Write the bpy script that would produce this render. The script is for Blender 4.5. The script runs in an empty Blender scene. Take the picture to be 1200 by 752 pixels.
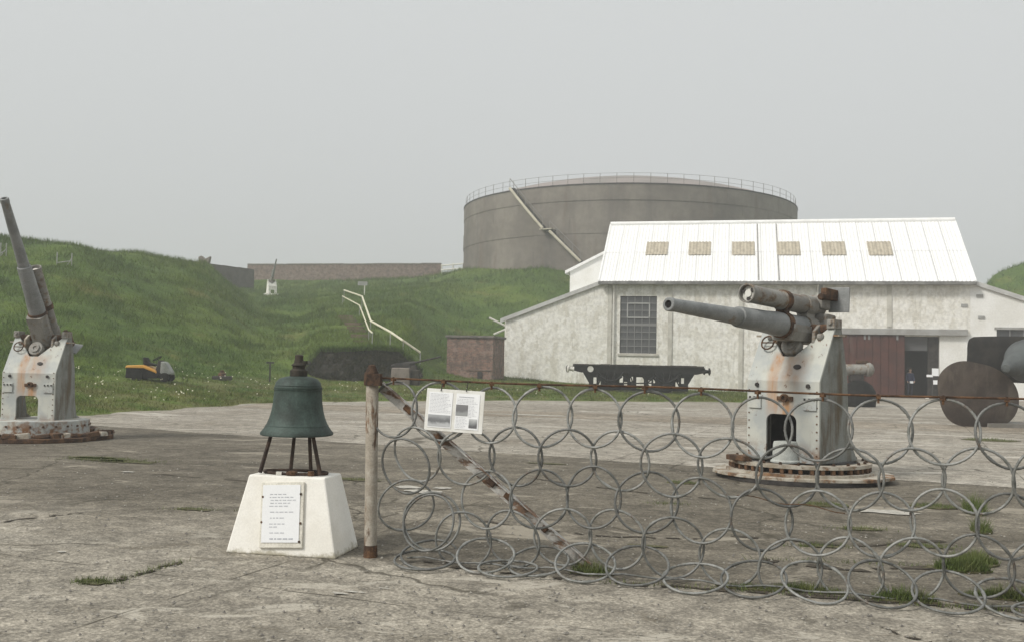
import bpy, math, random
import numpy as np
from mathutils import Vector, Matrix

random.seed(7); rng = np.random.default_rng(7)
R = math.radians
scene = bpy.context.scene
col = scene.collection

# ------------------------------------------------------------------ camera
F_PX, PW, PH = 1130.0, 1200.0, 752.0
EYE = Vector((0, 0, 1.66))
PITCH, ROLL = R(2.43), R(1.15)
cF = Vector((0, math.cos(PITCH), math.sin(PITCH)))
cR0 = Vector((1, 0, 0)); cU0 = Vector((0, -math.sin(PITCH), math.cos(PITCH)))
cR = cR0 * math.cos(ROLL) + cU0 * math.sin(ROLL)
cU = cU0 * math.cos(ROLL) - cR0 * math.sin(ROLL)
cam = bpy.data.cameras.new('camera'); camo = bpy.data.objects.new('camera', cam)
cam.sensor_width = 36.0; cam.lens = 36.0 * F_PX / PW
cam.clip_start = 0.05; cam.clip_end = 3000
m = Matrix.Identity(4)
for i in range(3):
    m[i][0] = cR[i]; m[i][1] = cU[i]; m[i][2] = -cF[i]; m[i][3] = EYE[i]
camo.matrix_world = m
col.objects.link(camo); scene.camera = camo

# ------------------------------------------------------------------ sky and sun
SUN_EL, SUN_AZ = R(42), R(-122)      # azimuth from +Y towards +X
world = bpy.data.worlds.new('World'); scene.world = world; world.use_nodes = True
wn, wl = world.node_tree.nodes, world.node_tree.links
wn.clear()
wo = wn.new('ShaderNodeOutputWorld'); bg = wn.new('ShaderNodeBackground')
sky = wn.new('ShaderNodeTexSky'); sky.sky_type = 'NISHITA'; sky.sun_disc = False
sky.sun_elevation = SUN_EL; sky.sun_rotation = SUN_AZ; sky.dust_density = 6.0; sky.air_density = 1.0
hs = wn.new('ShaderNodeHueSaturation'); hs.inputs['Saturation'].default_value = 0.12
mx = wn.new('ShaderNodeMix'); mx.data_type = 'RGBA'
mx.inputs['Factor'].default_value = 0.74
# even cloud and fog overhead: grey, a little brighter towards the zenith
tc = wn.new('ShaderNodeTexCoord'); sx = wn.new('ShaderNodeSeparateXYZ')
mr = wn.new('ShaderNodeMapRange'); mr.inputs['From Min'].default_value = 0.0; mr.inputs['From Max'].default_value = 1.0
mr.inputs['To Min'].default_value = 6.6; mr.inputs['To Max'].default_value = 11.0
cc = wn.new('ShaderNodeVectorMath'); cc.operation = 'SCALE'; cc.inputs[0].default_value = (0.970, 1.0, 1.0)
wl.new(tc.outputs['Generated'], sx.inputs[0]); wl.new(sx.outputs['Z'], mr.inputs['Value'])
wl.new(mr.outputs[0], cc.inputs['Scale'])
wl.new(sky.outputs[0], hs.inputs['Color'])
wl.new(hs.outputs[0], mx.inputs['A']); wl.new(cc.outputs[0], mx.inputs['B'])
wl.new(mx.outputs['Result'], bg.inputs['Color']); bg.inputs['Strength'].default_value = 0.0615
wl.new(bg.outputs[0], wo.inputs['Surface'])

sd = bpy.data.lights.new('sun', 'SUN'); sd.energy = 1.5; sd.angle = R(11); sd.color = (1.0, 0.955, 0.88)
so = bpy.data.objects.new('sun', sd); col.objects.link(so)
sdir = Vector((math.sin(SUN_AZ) * math.cos(SUN_EL), math.cos(SUN_AZ) * math.cos(SUN_EL), math.sin(SUN_EL)))
so.rotation_euler = sdir.to_track_quat('Z', 'Y').to_euler(); so.location = (-20, -20, 40)

scene.view_settings.view_transform = 'Standard'; scene.view_settings.look = 'None'
scene.view_settings.exposure = 0.68; scene.view_settings.gamma = 1.0
scene.view_settings.use_curve_mapping = False
scene.render.engine = 'CYCLES'
scene.cycles.max_bounces = 5; scene.cycles.diffuse_bounces = 3; scene.cycles.glossy_bounces = 2
scene.cycles.transmission_bounces = 2; scene.cycles.volume_bounces = 1; scene.cycles.transparent_max_bounces = 6
scene.cycles.caustics_reflective = False; scene.cycles.caustics_refractive = False
scene.cycles.use_denoising = True

# ------------------------------------------------------------------ picture point -> place in the world
def ray(px, py):
    return cF + cR * ((px - 600) / F_PX) + cU * ((376 - py) / F_PX)
def at(px, py, Y):
    d = ray(px, py); return EYE + d * (Y / d.y)
def ground(px, py, z=0.0):
    d = ray(px, py); return EYE + d * ((z - EYE.z) / d.z)
def zat(px, py, Y): return at(px, py, Y).z

# ------------------------------------------------------------------ materials
def _mixc(nt, fac, a, b, mode='MIX'):
    n = nt.nodes.new('ShaderNodeMix'); n.data_type = 'RGBA'; n.blend_type = mode
    if isinstance(fac, (int, float)): n.inputs['Factor'].default_value = fac
    else: nt.links.new(fac, n.inputs['Factor'])
    for v, k in ((a, 'A'), (b, 'B')):
        if isinstance(v, tuple): n.inputs[k].default_value = (v[0], v[1], v[2], 1)
        else: nt.links.new(v, n.inputs[k])
    return n.outputs['Result']
def _coord(nt, scale=(1, 1, 1), loc=(0, 0, 0), kind='Object', rotz=0):
    t = nt.nodes.new('ShaderNodeTexCoord'); mp = nt.nodes.new('ShaderNodeMapping')
    mp.inputs['Scale'].default_value = scale; mp.inputs['Location'].default_value = loc
    mp.inputs['Rotation'].default_value = (0, 0, rotz)
    if kind == 'World':
        g = nt.nodes.new('ShaderNodeNewGeometry'); nt.links.new(g.outputs['Position'], mp.inputs[0])
    else: nt.links.new(t.outputs[kind], mp.inputs[0])
    return mp.outputs[0]
def _noise(nt, co, scale, detail=6, rough=0.6, dist=0.0):
    n = nt.nodes.new('ShaderNodeTexNoise'); n.inputs['Scale'].default_value = scale
    n.inputs['Detail'].default_value = detail; n.inputs['Roughness'].default_value = rough
    n.inputs['Distortion'].default_value = dist
    nt.links.new(co, n.inputs['Vector']); return n.outputs['Fac']
def _ramp(nt, v, a, b, lo=0.0, hi=1.0):
    n = nt.nodes.new('ShaderNodeMapRange'); n.inputs['From Min'].default_value = a; n.inputs['From Max'].default_value = b
    n.inputs['To Min'].default_value = lo; n.inputs['To Max'].default_value = hi; n.interpolation_type = 'SMOOTHSTEP'
    nt.links.new(v, n.inputs['Value']); return n.outputs[0]
def _math(nt, op, a, b=None):
    n = nt.nodes.new('ShaderNodeMath'); n.operation = op
    for i, v in enumerate((a, b)):
        if v is None: continue
        if isinstance(v, (int, float)): n.inputs[i].default_value = v
        else: nt.links.new(v, n.inputs[i])
    return n.outputs[0]
def new_mat(name):
    mt = bpy.data.materials.new(name); mt.use_nodes = True
    return mt, mt.node_tree, mt.node_tree.nodes['Principled BSDF']
MATS = {}
def mat(name, c1, c2=None, scale=4.0, edge=(0.4, 0.62), rough=0.8, bump=0.0, bscale=40.0, metal=0.0,
        rust=None, rust_c=((0.16, 0.055, 0.018), (0.30, 0.13, 0.045)), rust_edge=(0.56, 0.68), rust_scale=(3, 3, 0.5),
        jitter=0.12, jscale=60.0, dirt=None, dirt_edge=(0.55, 0.75), dirt_scale=(1.5, 1.5, 0.2), kind='Object', bdist=0.01, spec=0.3):
    if name in MATS: return MATS[name]
    mt, nt, p = new_mat(name)
    co = _coord(nt, kind=kind)
    c = c1
    if c2 is not None:
        c = _mixc(nt, _ramp(nt, _noise(nt, co, scale), *edge), c1, c2)
    if dirt is not None:
        dm = _ramp(nt, _noise(nt, _coord(nt, dirt_scale, kind=kind), 1.0, 8, 0.65), *dirt_edge)
        c = _mixc(nt, dm, c, dirt)
    if rust:
        rm = _ramp(nt, _noise(nt, _coord(nt, rust_scale, (3.1, 7.7, 1.3), kind=kind), 1.0, 9, 0.68, 0.3), *rust_edge)
        rc = _mixc(nt, _ramp(nt, _noise(nt, co, 14, 5), 0.35, 0.65), rust_c[0], rust_c[1])
        rm = _math(nt, 'MULTIPLY', rm, rust)
        c = _mixc(nt, rm, c, rc)
    if jitter:
        j = _ramp(nt, _noise(nt, co, jscale, 3), 0.3, 0.7, 1 - jitter, 1 + jitter)
        vm = nt.nodes.new('ShaderNodeVectorMath'); vm.operation = 'SCALE'
        if isinstance(c, tuple): vm.inputs[0].default_value = c
        else: nt.links.new(c, vm.inputs[0])
        nt.links.new(j, vm.inputs['Scale']); c = vm.outputs[0]
    if isinstance(c, tuple): p.inputs['Base Color'].default_value = (*c, 1)
    else: nt.links.new(c, p.inputs['Base Color'])
    p.inputs['Roughness'].default_value = rough; p.inputs['Metallic'].default_value = metal
    p.inputs['Specular IOR Level'].default_value = spec
    if bump:
        b = nt.nodes.new('ShaderNodeBump'); b.inputs['Strength'].default_value = bump; b.inputs['Distance'].default_value = bdist
        nt.links.new(_noise(nt, co, bscale, 6, 0.65), b.inputs['Height']); nt.links.new(b.outputs[0], p.inputs['Normal'])
    MATS[name] = mt; return mt

# gun paint: pale blue-grey naval paint, rust runs below the notch, chips at the edges
def gun_paint(name, base, base2, amount):
    mt, nt, p = new_mat(name)
    co = _coord(nt)
    c = _mixc(nt, _ramp(nt, _noise(nt, co, 2.2, 5), 0.38, 0.62), base, base2)
    s = nt.nodes.new('ShaderNodeSeparateXYZ'); nt.links.new(co, s.inputs[0])
    # long rust run left of centre from the notch down the plate, a second one under the lifting eye
    wob = _noise(nt, _coord(nt, (2, 2, 2.5)), 1.0, 4)
    def run(x0, w, z0, z1):
        dx = _math(nt, 'ABSOLUTE', _math(nt, 'SUBTRACT', _math(nt, 'ADD', s.outputs['X'], _math(nt, 'MULTIPLY', wob, 0.16)), x0 + 0.08))
        a = _ramp(nt, dx, w, w * 0.25)
        b = _math(nt, 'MULTIPLY', _ramp(nt, s.outputs['Z'], z0 - 0.25, z0 + 0.1), _ramp(nt, s.outputs['Z'], z1 + 0.06, z1 - 0.06))
        return _math(nt, 'MULTIPLY', a, b)
    st = _math(nt, 'MAXIMUM', run(-0.16, 0.13, 1.0, 1.74), run(0.06, 0.15, 0.80, 1.16))
    st = _math(nt, 'MAXIMUM', st, _math(nt, 'MULTIPLY', run(0.12, 0.30, 1.35, 1.72), 0.55))
    streak = _ramp(nt, _noise(nt, _coord(nt, (9, 9, 0.9)), 1.0, 6, 0.6), 0.42, 0.66)
    st = _math(nt, 'MULTIPLY', st, _math(nt, 'ADD', _math(nt, 'MULTIPLY', streak, 0.55), 0.45))
    c = _mixc(nt, _math(nt, 'MULTIPLY', st, amount), c, (0.42, 0.19, 0.055))
    g = _ramp(nt, _noise(nt, _coord(nt, (5, 5, 0.8)), 1.0, 8, 0.66), 0.56, 0.78)
    c = _mixc(nt, _math(nt, 'MULTIPLY', g, 0.45), c, (0.30, 0.25, 0.16))
    ch = _ramp(nt, _noise(nt, _coord(nt, (7, 7, 6), (5, 2, 1)), 1.0, 10, 0.74), 0.605, 0.645)
    c = _mixc(nt, _math(nt, 'MULTIPLY', ch, 0.85), c, (0.13, 0.055, 0.025))
    low = _math(nt, 'MULTIPLY', _ramp(nt, s.outputs['Z'], 0.62, 0.22), _ramp(nt, _noise(nt, co, 6, 8, 0.7), 0.42, 0.6))
    c = _mixc(nt, low, c, (0.20, 0.10, 0.045))
    nt.links.new(c, p.inputs['Base Color']); p.inputs['Roughness'].default_value = 0.62
    p.inputs['Specular IOR Level'].default_value = 0.3
    b = nt.nodes.new('ShaderNodeBump'); b.inputs['Strength'].default_value = 0.35; b.inputs['Distance'].default_value = 0.006
    nt.links.new(_noise(nt, co, 18, 8, 0.7), b.inputs['Height']); nt.links.new(b.outputs[0], p.inputs['Normal'])
    MATS[name] = mt; return mt

# ------------------------------------------------------------------ mesh helpers
class MB:
    def __init__(self, T=None): self.v = []; self.f = []; self.T = T or Matrix.Identity(4)
    def add(self, vs, fs, T=None):
        M_ = self.T @ T if T is not None else self.T
        o = len(self.v)
        self.v += [tuple(M_ @ Vector(q)) for q in vs]
        self.f += [tuple(i + o for i in f) for f in fs]
    def box(self, c, s, T=None, taper=1.0):
        x, y, z = s[0] / 2, s[1] / 2, s[2] / 2; cx, cy, cz = c; t = taper
        vs = [(cx - x, cy - y, cz - z), (cx + x, cy - y, cz - z), (cx + x, cy + y, cz - z), (cx - x, cy + y, cz - z),
              (cx - x * t, cy - y * t, cz + z), (cx + x * t, cy - y * t, cz + z), (cx + x * t, cy + y * t, cz + z), (cx - x * t, cy + y * t, cz + z)]
        self.add(vs, [(0, 3, 2, 1), (4, 5, 6, 7), (0, 1, 5, 4), (1, 2, 6, 5), (2, 3, 7, 6), (3, 0, 4, 7)], T); return self
    def b2(self, lo, hi, T=None):
        return self.box([(a + b) / 2 for a, b in zip(lo, hi)], [b - a for a, b in zip(lo, hi)], T)
    def lathe(self, prof, n=24, T=None, caps=True):
        vs = []; fs = []
        for r, z in prof:
            for i in range(n):
                a = 2 * math.pi * i / n; vs.append((r * math.cos(a), r * math.sin(a), z))
        for k in range(len(prof) - 1):
            for i in range(n):
                j = (i + 1) % n; fs.append((k * n + i, k * n + j, (k + 1) * n + j, (k + 1) * n + i))
        if caps:
            fs.append(tuple(range(n - 1, -1, -1))); o = (len(prof) - 1) * n; fs.append(tuple(o + i for i in range(n)))
        self.add(vs, fs, T); return self
    def tube(self, p0, p1, r0, r1=None, n=10, caps=True):
        p0 = Vector(p0); p1 = Vector(p1); d = p1 - p0
        T = Matrix.Translation(p0) @ d.to_track_quat('Z', 'Y').to_matrix().to_4x4()
        return self.lathe([(r0, 0), (r0 if r1 is None else r1, d.length)], n, T, caps)
    def poly(self, pts, r, n=6):
        for a, b in zip(pts[:-1], pts[1:]): self.tube(a, b, r, n=n)
        return self
    def prism(self, pts, fn, t0, t1):
        """pts 2D outline; fn(u, v, t) -> 3D"""
        n = len(pts); vs = [fn(u, v, t0) for u, v in pts] + [fn(u, v, t1) for u, v in pts]
        fs = [tuple(range(n - 1, -1, -1)), tuple(range(n, 2 * n))] + [(i, (i + 1) % n, n + (i + 1) % n, n + i) for i in range(n)]
        self.add(vs, fs); return self
    def mesh(self, name, smooth=None):
        me = bpy.data.meshes.new(name); me.from_pydata(self.v, [], self.f); me.validate(); 
        import bmesh
        bm = bmesh.new(); bm.from_mesh(me); bmesh.ops.recalc_face_normals(bm, faces=bm.faces); bm.to_mesh(me); bm.free()
        if smooth is not None:
            for p in me.polygons: p.use_smooth = True
            me.set_sharp_from_angle(angle=R(smooth))
        return me
    def build(self, name, mt, parent=None, smooth=None, bevel=0.0):
        return link(name, self.mesh(name, smooth), mt, parent, bevel)
def link(name, me, mt, parent=None, bevel=0.0):
    o = bpy.data.objects.new(name, me); col.objects.link(o)
    if mt is not None and not me.materials: me.materials.append(mt)
    if parent is not None: o.parent = parent
    if bevel:
        b = o.modifiers.new('bevel', 'BEVEL'); b.width = bevel; b.segments = 2; b.limit_method = 'ANGLE'; b.angle_limit = R(35)
    return o
def tag(o, label=None, cat=None, group=None, kind=None):
    if label: o['label'] = label
    if cat: o['category'] = cat
    if group: o['group'] = group
    if kind: o['kind'] = kind
    return o
def thing(name, label, cat, loc=(0, 0, 0), rz=0.0, group=None):
    o = bpy.data.objects.new(name, None); o.empty_display_size = 0.2; col.objects.link(o)
    o.location = loc; o.rotation_euler = (0, 0, rz); return tag(o, label, cat, group)
def rawmesh(name, V, Fidx, mt, parent=None, per=3):
    V = np.asarray(V, dtype=np.float32); Fidx = np.asarray(Fidx, dtype=np.int32)
    me = bpy.data.meshes.new(name); nf = len(Fidx)
    me.vertices.add(len(V)); me.vertices.foreach_set('co', V.ravel())
    me.loops.add(nf * per); me.loops.foreach_set('vertex_index', Fidx.ravel())
    me.polygons.add(nf); me.polygons.foreach_set('loop_start', np.arange(nf, dtype=np.int32) * per)
    me.update(calc_edges=True); me.validate()
    return link(name, me, mt, parent)

# ------------------------------------------------------------------ terrain height
_perm = rng.random((256, 256))
def vnoise(x, y):
    xi = np.floor(x).astype(int); yi = np.floor(y).astype(int); fx = x - xi; fy = y - yi
    fx = fx * fx * (3 - 2 * fx); fy = fy * fy * (3 - 2 * fy)
    g = lambda a, b: _perm[a % 256, b % 256]
    return (g(xi, yi) * (1 - fx) + g(xi + 1, yi) * fx) * (1 - fy) + (g(xi, yi + 1) * (1 - fx) + g(xi + 1, yi + 1) * fx) * fy
def fbm(x, y, o=4):
    s = 0; a = 1.0; t = 0
    for k in range(o):
        s = s + a * vnoise(x * 2 ** k + 17.3 * k, y * 2 ** k + 5.1 * k); t += a; a *= 0.5
    return s / t
def P(py): return ('p', py)
U0 = -0.06
COLS = [
 (-500, [(20, U0), (21, .06), (34, .6), (40, 1.4), (60, 9.5), (66, 9.8), (80, 9.5), (300, 9)]),
 (0,   [(23.5, U0), (24.5, .06), (33, .55), (38, 1.1), (60, P(282)), (66, P(279)), (80, 9.5), (300, 9)]),
 (85,  [(25.2, U0), (26.2, .06), (34, .6), (39, 1.1), (62, P(288)), (68, P(287)), (80, 8.6), (300, 9)]),
 (165, [(28, U0), (29, .06), (36, .62), (42, 1.1), (68, P(301)), (74, P(301)), (88, 8.2), (300, 10)]),
 (240, [(31, U0), (32, .06), (39, .6), (45, 1.1), (76, P(311)), (84, P(310)), (96, 8.4), (120, 11.0), (300, 11.5)]),
 (300, [(34, U0), (35, .06), (42, .55), (47, 1.1), (88, P(352)), (98, P(346)), (106, P(344)), (120, P(330)), (300, 12.5)]),
 (352, [(36, U0), (37, .06), (46, .5), (49, 1.2), (88, P(352)), (98, P(345)), (106, P(342)), (120, P(328)), (300, 12.5)]),
 (375, [(36.5, U0), (37.5, .06), (48.6, .5), (49.2, .5), (50.2, 2.0), (88, P(350)), (98, P(344)), (118, P(328)), (300, 12.5)]),
 (480, [(38.5, U0), (39.5, .06), (48.6, .5), (49.2, .5), (50.2, 1.8), (85, P(346)), (98, P(336)), (118, P(326)), (300, 12.5)]),
 (505, [(39, U0), (40, .06), (50, .5), (54, .8), (62, 1.4), (88, P(342)), (98, P(333)), (116, P(324)), (300, 12.6)]),
 (545, [(40.3, U0), (41.3, .06), (52, .42), (62, .8), (66, 1.2), (104, P(316)), (112, 12.5), (300, 12.8)]),
 (640, [(42, U0), (43, .05), (52, .3), (64, .5), (70, .9), (96, P(314)), (104, 12.2), (300, 12.4)]),
 (705, [(42.5, U0), (43.5, .05), (52, .12), (64, .25), (76, .5), (97, 11), (300, 12.4)]),
 (880, [(44.5, U0), (45.5, .04), (52, .07), (64, .1), (76, .3), (97, 10), (300, 12)]),
 (892, [(62, U0), (70, .1), (76, .3), (97, 9.5), (300, 12)]),
 (1137, [(62, U0), (72, .1), (78, .3), (97, 8.0), (300, 9)]),
 (1165, [(62, U0), (72, .1), (78, .3), (100, P(322)), (110, 10.6), (300, 10.5)]),
 (1200, [(60, U0), (70, .1), (76, .3), (100, P(307)), (110, 12.6), (300, 12.5)]),
 (1500, [(54, U0), (60, .1), (66, .3), (95, 13.5), (110, 14.2), (300, 14)]),
]
_cu = []; _cp = []
YS = np.concatenate([np.arange(0, 130, 0.5), np.arange(130, 320, 5)])
for px, pr in COLS:
    ys = [q[0] for q in pr]; zs = [zat(px, q[1][1], q[0]) if isinstance(q[1], tuple) else q[1] for q in pr]
    _cu.append((px - 600) / F_PX)
    zz = np.interp(YS, ys, zs)
    k = np.array([1, 2, 3, 2, 1.]) / 9
    sm = np.convolve(np.pad(zz, 2, 'edge'), k, 'valid')
    _cp.append(np.where(YS > ys[0] + 1, sm, zz))
_cu = np.array(_cu); _cp = np.array(_cp)
def gz(x, y, rough=True):
    x = np.asarray(x, float); y = np.asarray(y, float)
    u = np.clip(x / np.maximum(y, 1.0), _cu[0], _cu[-1])
    k = np.clip(np.searchsorted(_cu, u) - 1, 0, len(_cu) - 2)
    t = (u - _cu[k]) / (_cu[k + 1] - _cu[k])
    yi = np.clip(y, 0, YS[-1]); 
    i = np.clip(np.searchsorted(YS, yi) - 1, 0, len(YS) - 2); s = np.clip((yi - YS[i]) / (YS[i + 1] - YS[i]), 0, 1)
    a = _cp[k, i] * (1 - s) + _cp[k, i + 1] * s; b = _cp[k + 1, i] * (1 - s) + _cp[k + 1, i + 1] * s
    z = a * (1 - t) + b * t
    if rough:
        amp = np.clip((z - 0.05) / 2.5, 0, 1)
        z = z + amp * ((fbm(x * .16, y * .16) - .5) * .95 + (fbm(x * .7 + 9, y * .7) - .5) * .20) + np.clip(z * 4, 0, 1) * (fbm(x * .9, y * .9) - .5) * .10
    return z
def gzs(x, y): return float(gz(np.array([x]), np.array([y]))[0])
def hit(px, py, y0=20, y1=140):
    Y = np.arange(y0, y1, 0.15); d = ray(px, py)
    t = Y / d.y; X = EYE.x + d.x * t; Z = EYE.z + d.z * t
    G = gz(X, Y); w = np.nonzero(G >= Z)[0]
    i = w[0] if len(w) else len(Y) - 1
    return Vector((X[i], Y[i], G[i]))

# ------------------------------------------------------------------ ground materials
def grass_mat(name, blades=False):
    mt, nt, p = new_mat(name)
    co = _coord(nt, kind='World')
    big = _ramp(nt, _noise(nt, co, 0.11, 5, 0.6), 0.38, 0.62)
    mid = _ramp(nt, _noise(nt, co, 0.5, 6, 0.65, 0.4), 0.36, 0.64)
    c = _mixc(nt, big, (0.062, 0.112, 0.009), (0.100, 0.146, 0.015))
    c = _mixc(nt, _math(nt, 'MULTIPLY', mid, 0.6), c, (0.040, 0.078, 0.007))
    dry = _ramp(nt, _noise(nt, _coord(nt, loc=(30, 11, 3), kind='World'), 0.24, 6, 0.7), 0.56, 0.72)
    c = _mixc(nt, _math(nt, 'MULTIPLY', dry, 0.55), c, (0.20, 0.175, 0.048))
    sz = nt.nodes.new('ShaderNodeSeparateXYZ'); nt.links.new(co, sz.inputs[0])
    lawn = _math(nt, 'MULTIPLY', _ramp(nt, sz.outputs['Z'], 1.0, .45), _ramp(nt, _noise(nt, co, .8, 6, .7), .38, .6))
    c = _mixc(nt, _math(nt, 'MULTIPLY', lawn, .6), c, (0.155, 0.135, 0.052))     # seeding, drier lawn grass on the flat
    if blades:
        g = nt.nodes.new('ShaderNodeNewGeometry')
        v = _ramp(nt, g.outputs['Random Per Island'], 0, 1, 0.78, 1.25)
    else:
        v = _ramp(nt, _noise(nt, co, 3.0, 6, 0.7), 0.3, 0.7, 0.7, 1.2)
    vm = nt.nodes.new('ShaderNodeVectorMath'); vm.operation = 'SCALE'
    nt.links.new(c, vm.inputs[0]); nt.links.new(v, vm.inputs['Scale'])
    nt.links.new(vm.outputs[0], p.inputs['Base Color']); p.inputs['Roughness'].default_value = 0.8
    p.inputs['Specular IOR Level'].default_value = 0.2
    if not blades:
        b = nt.nodes.new('ShaderNodeBump'); b.inputs['Strength'].default_value = 0.6; b.inputs['Distance'].default_value = 0.15
        nt.links.new(_noise(nt, co, 2.5, 8, 0.7), b.inputs['Height']); nt.links.new(b.outputs[0], p.inputs['Normal'])
    MATS[name] = mt; return mt
grass_ground = grass_mat('grass_ground'); grass_blades = grass_mat('grass_blades', True)

def conc_nodes(nt, dark, mid, light, speck, patch_scale, gritty=1.0, stain=(0.085, 0.078, 0.066), stain_amt=0.5):
    """weathered concrete in slab-aligned coordinates: blotches, long wear bands, exposed grit"""
    co = _coord(nt, kind='World', rotz=R(22)); lo = _coord(nt, (0.35, 1.0, 1.0), kind='World', rotz=R(22))
    a = _ramp(nt, _noise(nt, co, patch_scale, 8, 0.66, 0.3), 0.34, 0.66)
    c = _mixc(nt, a, dark, mid)
    b_ = _ramp(nt, _noise(nt, lo, patch_scale * 1.7, 8, 0.7, 0.5), 0.50, 0.70)
    c = _mixc(nt, _math(nt, 'MULTIPLY', b_, 0.8), c, light)
    st = _ramp(nt, _noise(nt, _coord(nt, (0.45, 1, 1), (8, 3, 0), 'World', R(22)), patch_scale * 2.3, 9, 0.72, 0.6), 0.52, 0.70)
    c = _mixc(nt, _math(nt, 'MULTIPLY', st, stain_amt), c, stain)
    g0 = _ramp(nt, _noise(nt, co, 2.6, 8, 0.72), 0.34, 0.66, 0.74, 1.24)
    g1 = _ramp(nt, _noise(nt, co, 9, 7, 0.75), 0.36, 0.64, 0.78, 1.22)
    vor = nt.nodes.new('ShaderNodeTexVoronoi'); vor.inputs['Scale'].default_value = 42; nt.links.new(co, vor.inputs['Vector'])
    g2 = _ramp(nt, vor.outputs['Distance'], 0.1, 0.7, 1 + 0.16 * gritty, 1 - 0.20 * gritty)
    g3 = _ramp(nt, _noise(nt, co, 26, 4, 0.8), 0.38, 0.62, 1 - 0.24 * gritty, 1 + 0.24 * gritty)
    g = _math(nt, 'MULTIPLY', _math(nt, 'MULTIPLY', g1, g2), _math(nt, 'MULTIPLY', g3, g0))
    vm = nt.nodes.new('ShaderNodeVectorMath'); vm.operation = 'SCALE'
    nt.links.new(c, vm.inputs[0]); nt.links.new(g, vm.inputs['Scale']); c = vm.outputs[0]
    sp = _ramp(nt, _noise(nt, co, 7.5, 5, 0.85), 0.66, 0.71)
    c = _mixc(nt, _math(nt, 'MULTIPLY', sp, 0.55), c, speck)
    # broken pale skin and dark damp patches with hard edges
    pk = _ramp(nt, _noise(nt, _coord(nt, (0.5, 1, 1), (2, 9, 0), 'World', R(22)), patch_scale * 3.4, 10, 0.7, 0.8), 0.585, 0.625)
    c = _mixc(nt, _math(nt, 'MULTIPLY', pk, 0.85), c, light)
    dk = _ramp(nt, _noise(nt, _coord(nt, (0.4, 1, 1), (21, 5, 0), 'World', R(22)), patch_scale * 2.6, 10, 0.72, 0.8), 0.60, 0.65)
    c = _mixc(nt, _math(nt, 'MULTIPLY', dk, 0.75), c, stain)
    wv = nt.nodes.new('ShaderNodeTexNoise'); wv.inputs['Scale'].default_value = 1.3; wv.inputs['Detail'].default_value = 6; nt.links.new(co, wv.inputs['Vector'])
    dv = nt.nodes.new('ShaderNodeVectorMath'); dv.operation = 'MULTIPLY_ADD'; dv.inputs[1].default_value = (.9, .9, 0)
    nt.links.new(wv.outputs['Color'], dv.inputs[0]); nt.links.new(co, dv.inputs[2])
    fl_ = nt.nodes.new('ShaderNodeVectorMath'); fl_.operation = 'MULTIPLY'; fl_.inputs[1].default_value = (1, 1, 0); nt.links.new(dv.outputs[0], fl_.inputs[0])
    ve = nt.nodes.new('ShaderNodeTexVoronoi'); ve.feature = 'DISTANCE_TO_EDGE'; ve.inputs['Scale'].default_value = 0.36; nt.links.new(fl_.outputs[0], ve.inputs['Vector'])
    gate = _ramp(nt, _noise(nt, co, .35, 4), .46, .56)
    ck = _math(nt, 'MULTIPLY', _ramp(nt, ve.outputs['Distance'], .011, .003), gate)
    sp_ = nt.nodes.new('ShaderNodeSeparateXYZ'); wob_ = nt.nodes.new('ShaderNodeVectorMath'); wob_.operation = 'MULTIPLY_ADD'; wob_.inputs[1].default_value = (.06, .06, 0)
    nt.links.new(wv.outputs['Color'], wob_.inputs[0]); nt.links.new(co, wob_.inputs[2]); nt.links.new(wob_.outputs[0], sp_.inputs[0])
    jt = None
    for ax, per, o_ in (('X', 6.4, 4.6), ('Y', 3.9, 1.9)):
        m_ = _math(nt, 'PINGPONG', _math(nt, 'ADD', sp_.outputs[ax], o_), per / 2)
        q_ = _ramp(nt, m_, .016, .006); jt = q_ if jt is None else _math(nt, 'MAXIMUM', jt, q_)
    ck = _math(nt, 'MAXIMUM', ck, _math(nt, 'MULTIPLY', jt, _ramp(nt, _noise(nt, co, 1.6, 5), .36, .56)))
    c = _mixc(nt, _math(nt, 'MULTIPLY', ck, 0.72), c, (.055, .048, .034))
    h = _math(nt, 'ADD', _math(nt, 'MULTIPLY', vor.outputs['Distance'], -0.5), _noise(nt, co, 14, 9, 0.75))
    h = _math(nt, 'SUBTRACT', h, _math(nt, 'MULTIPLY', ck, .8))
    return c, h
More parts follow.
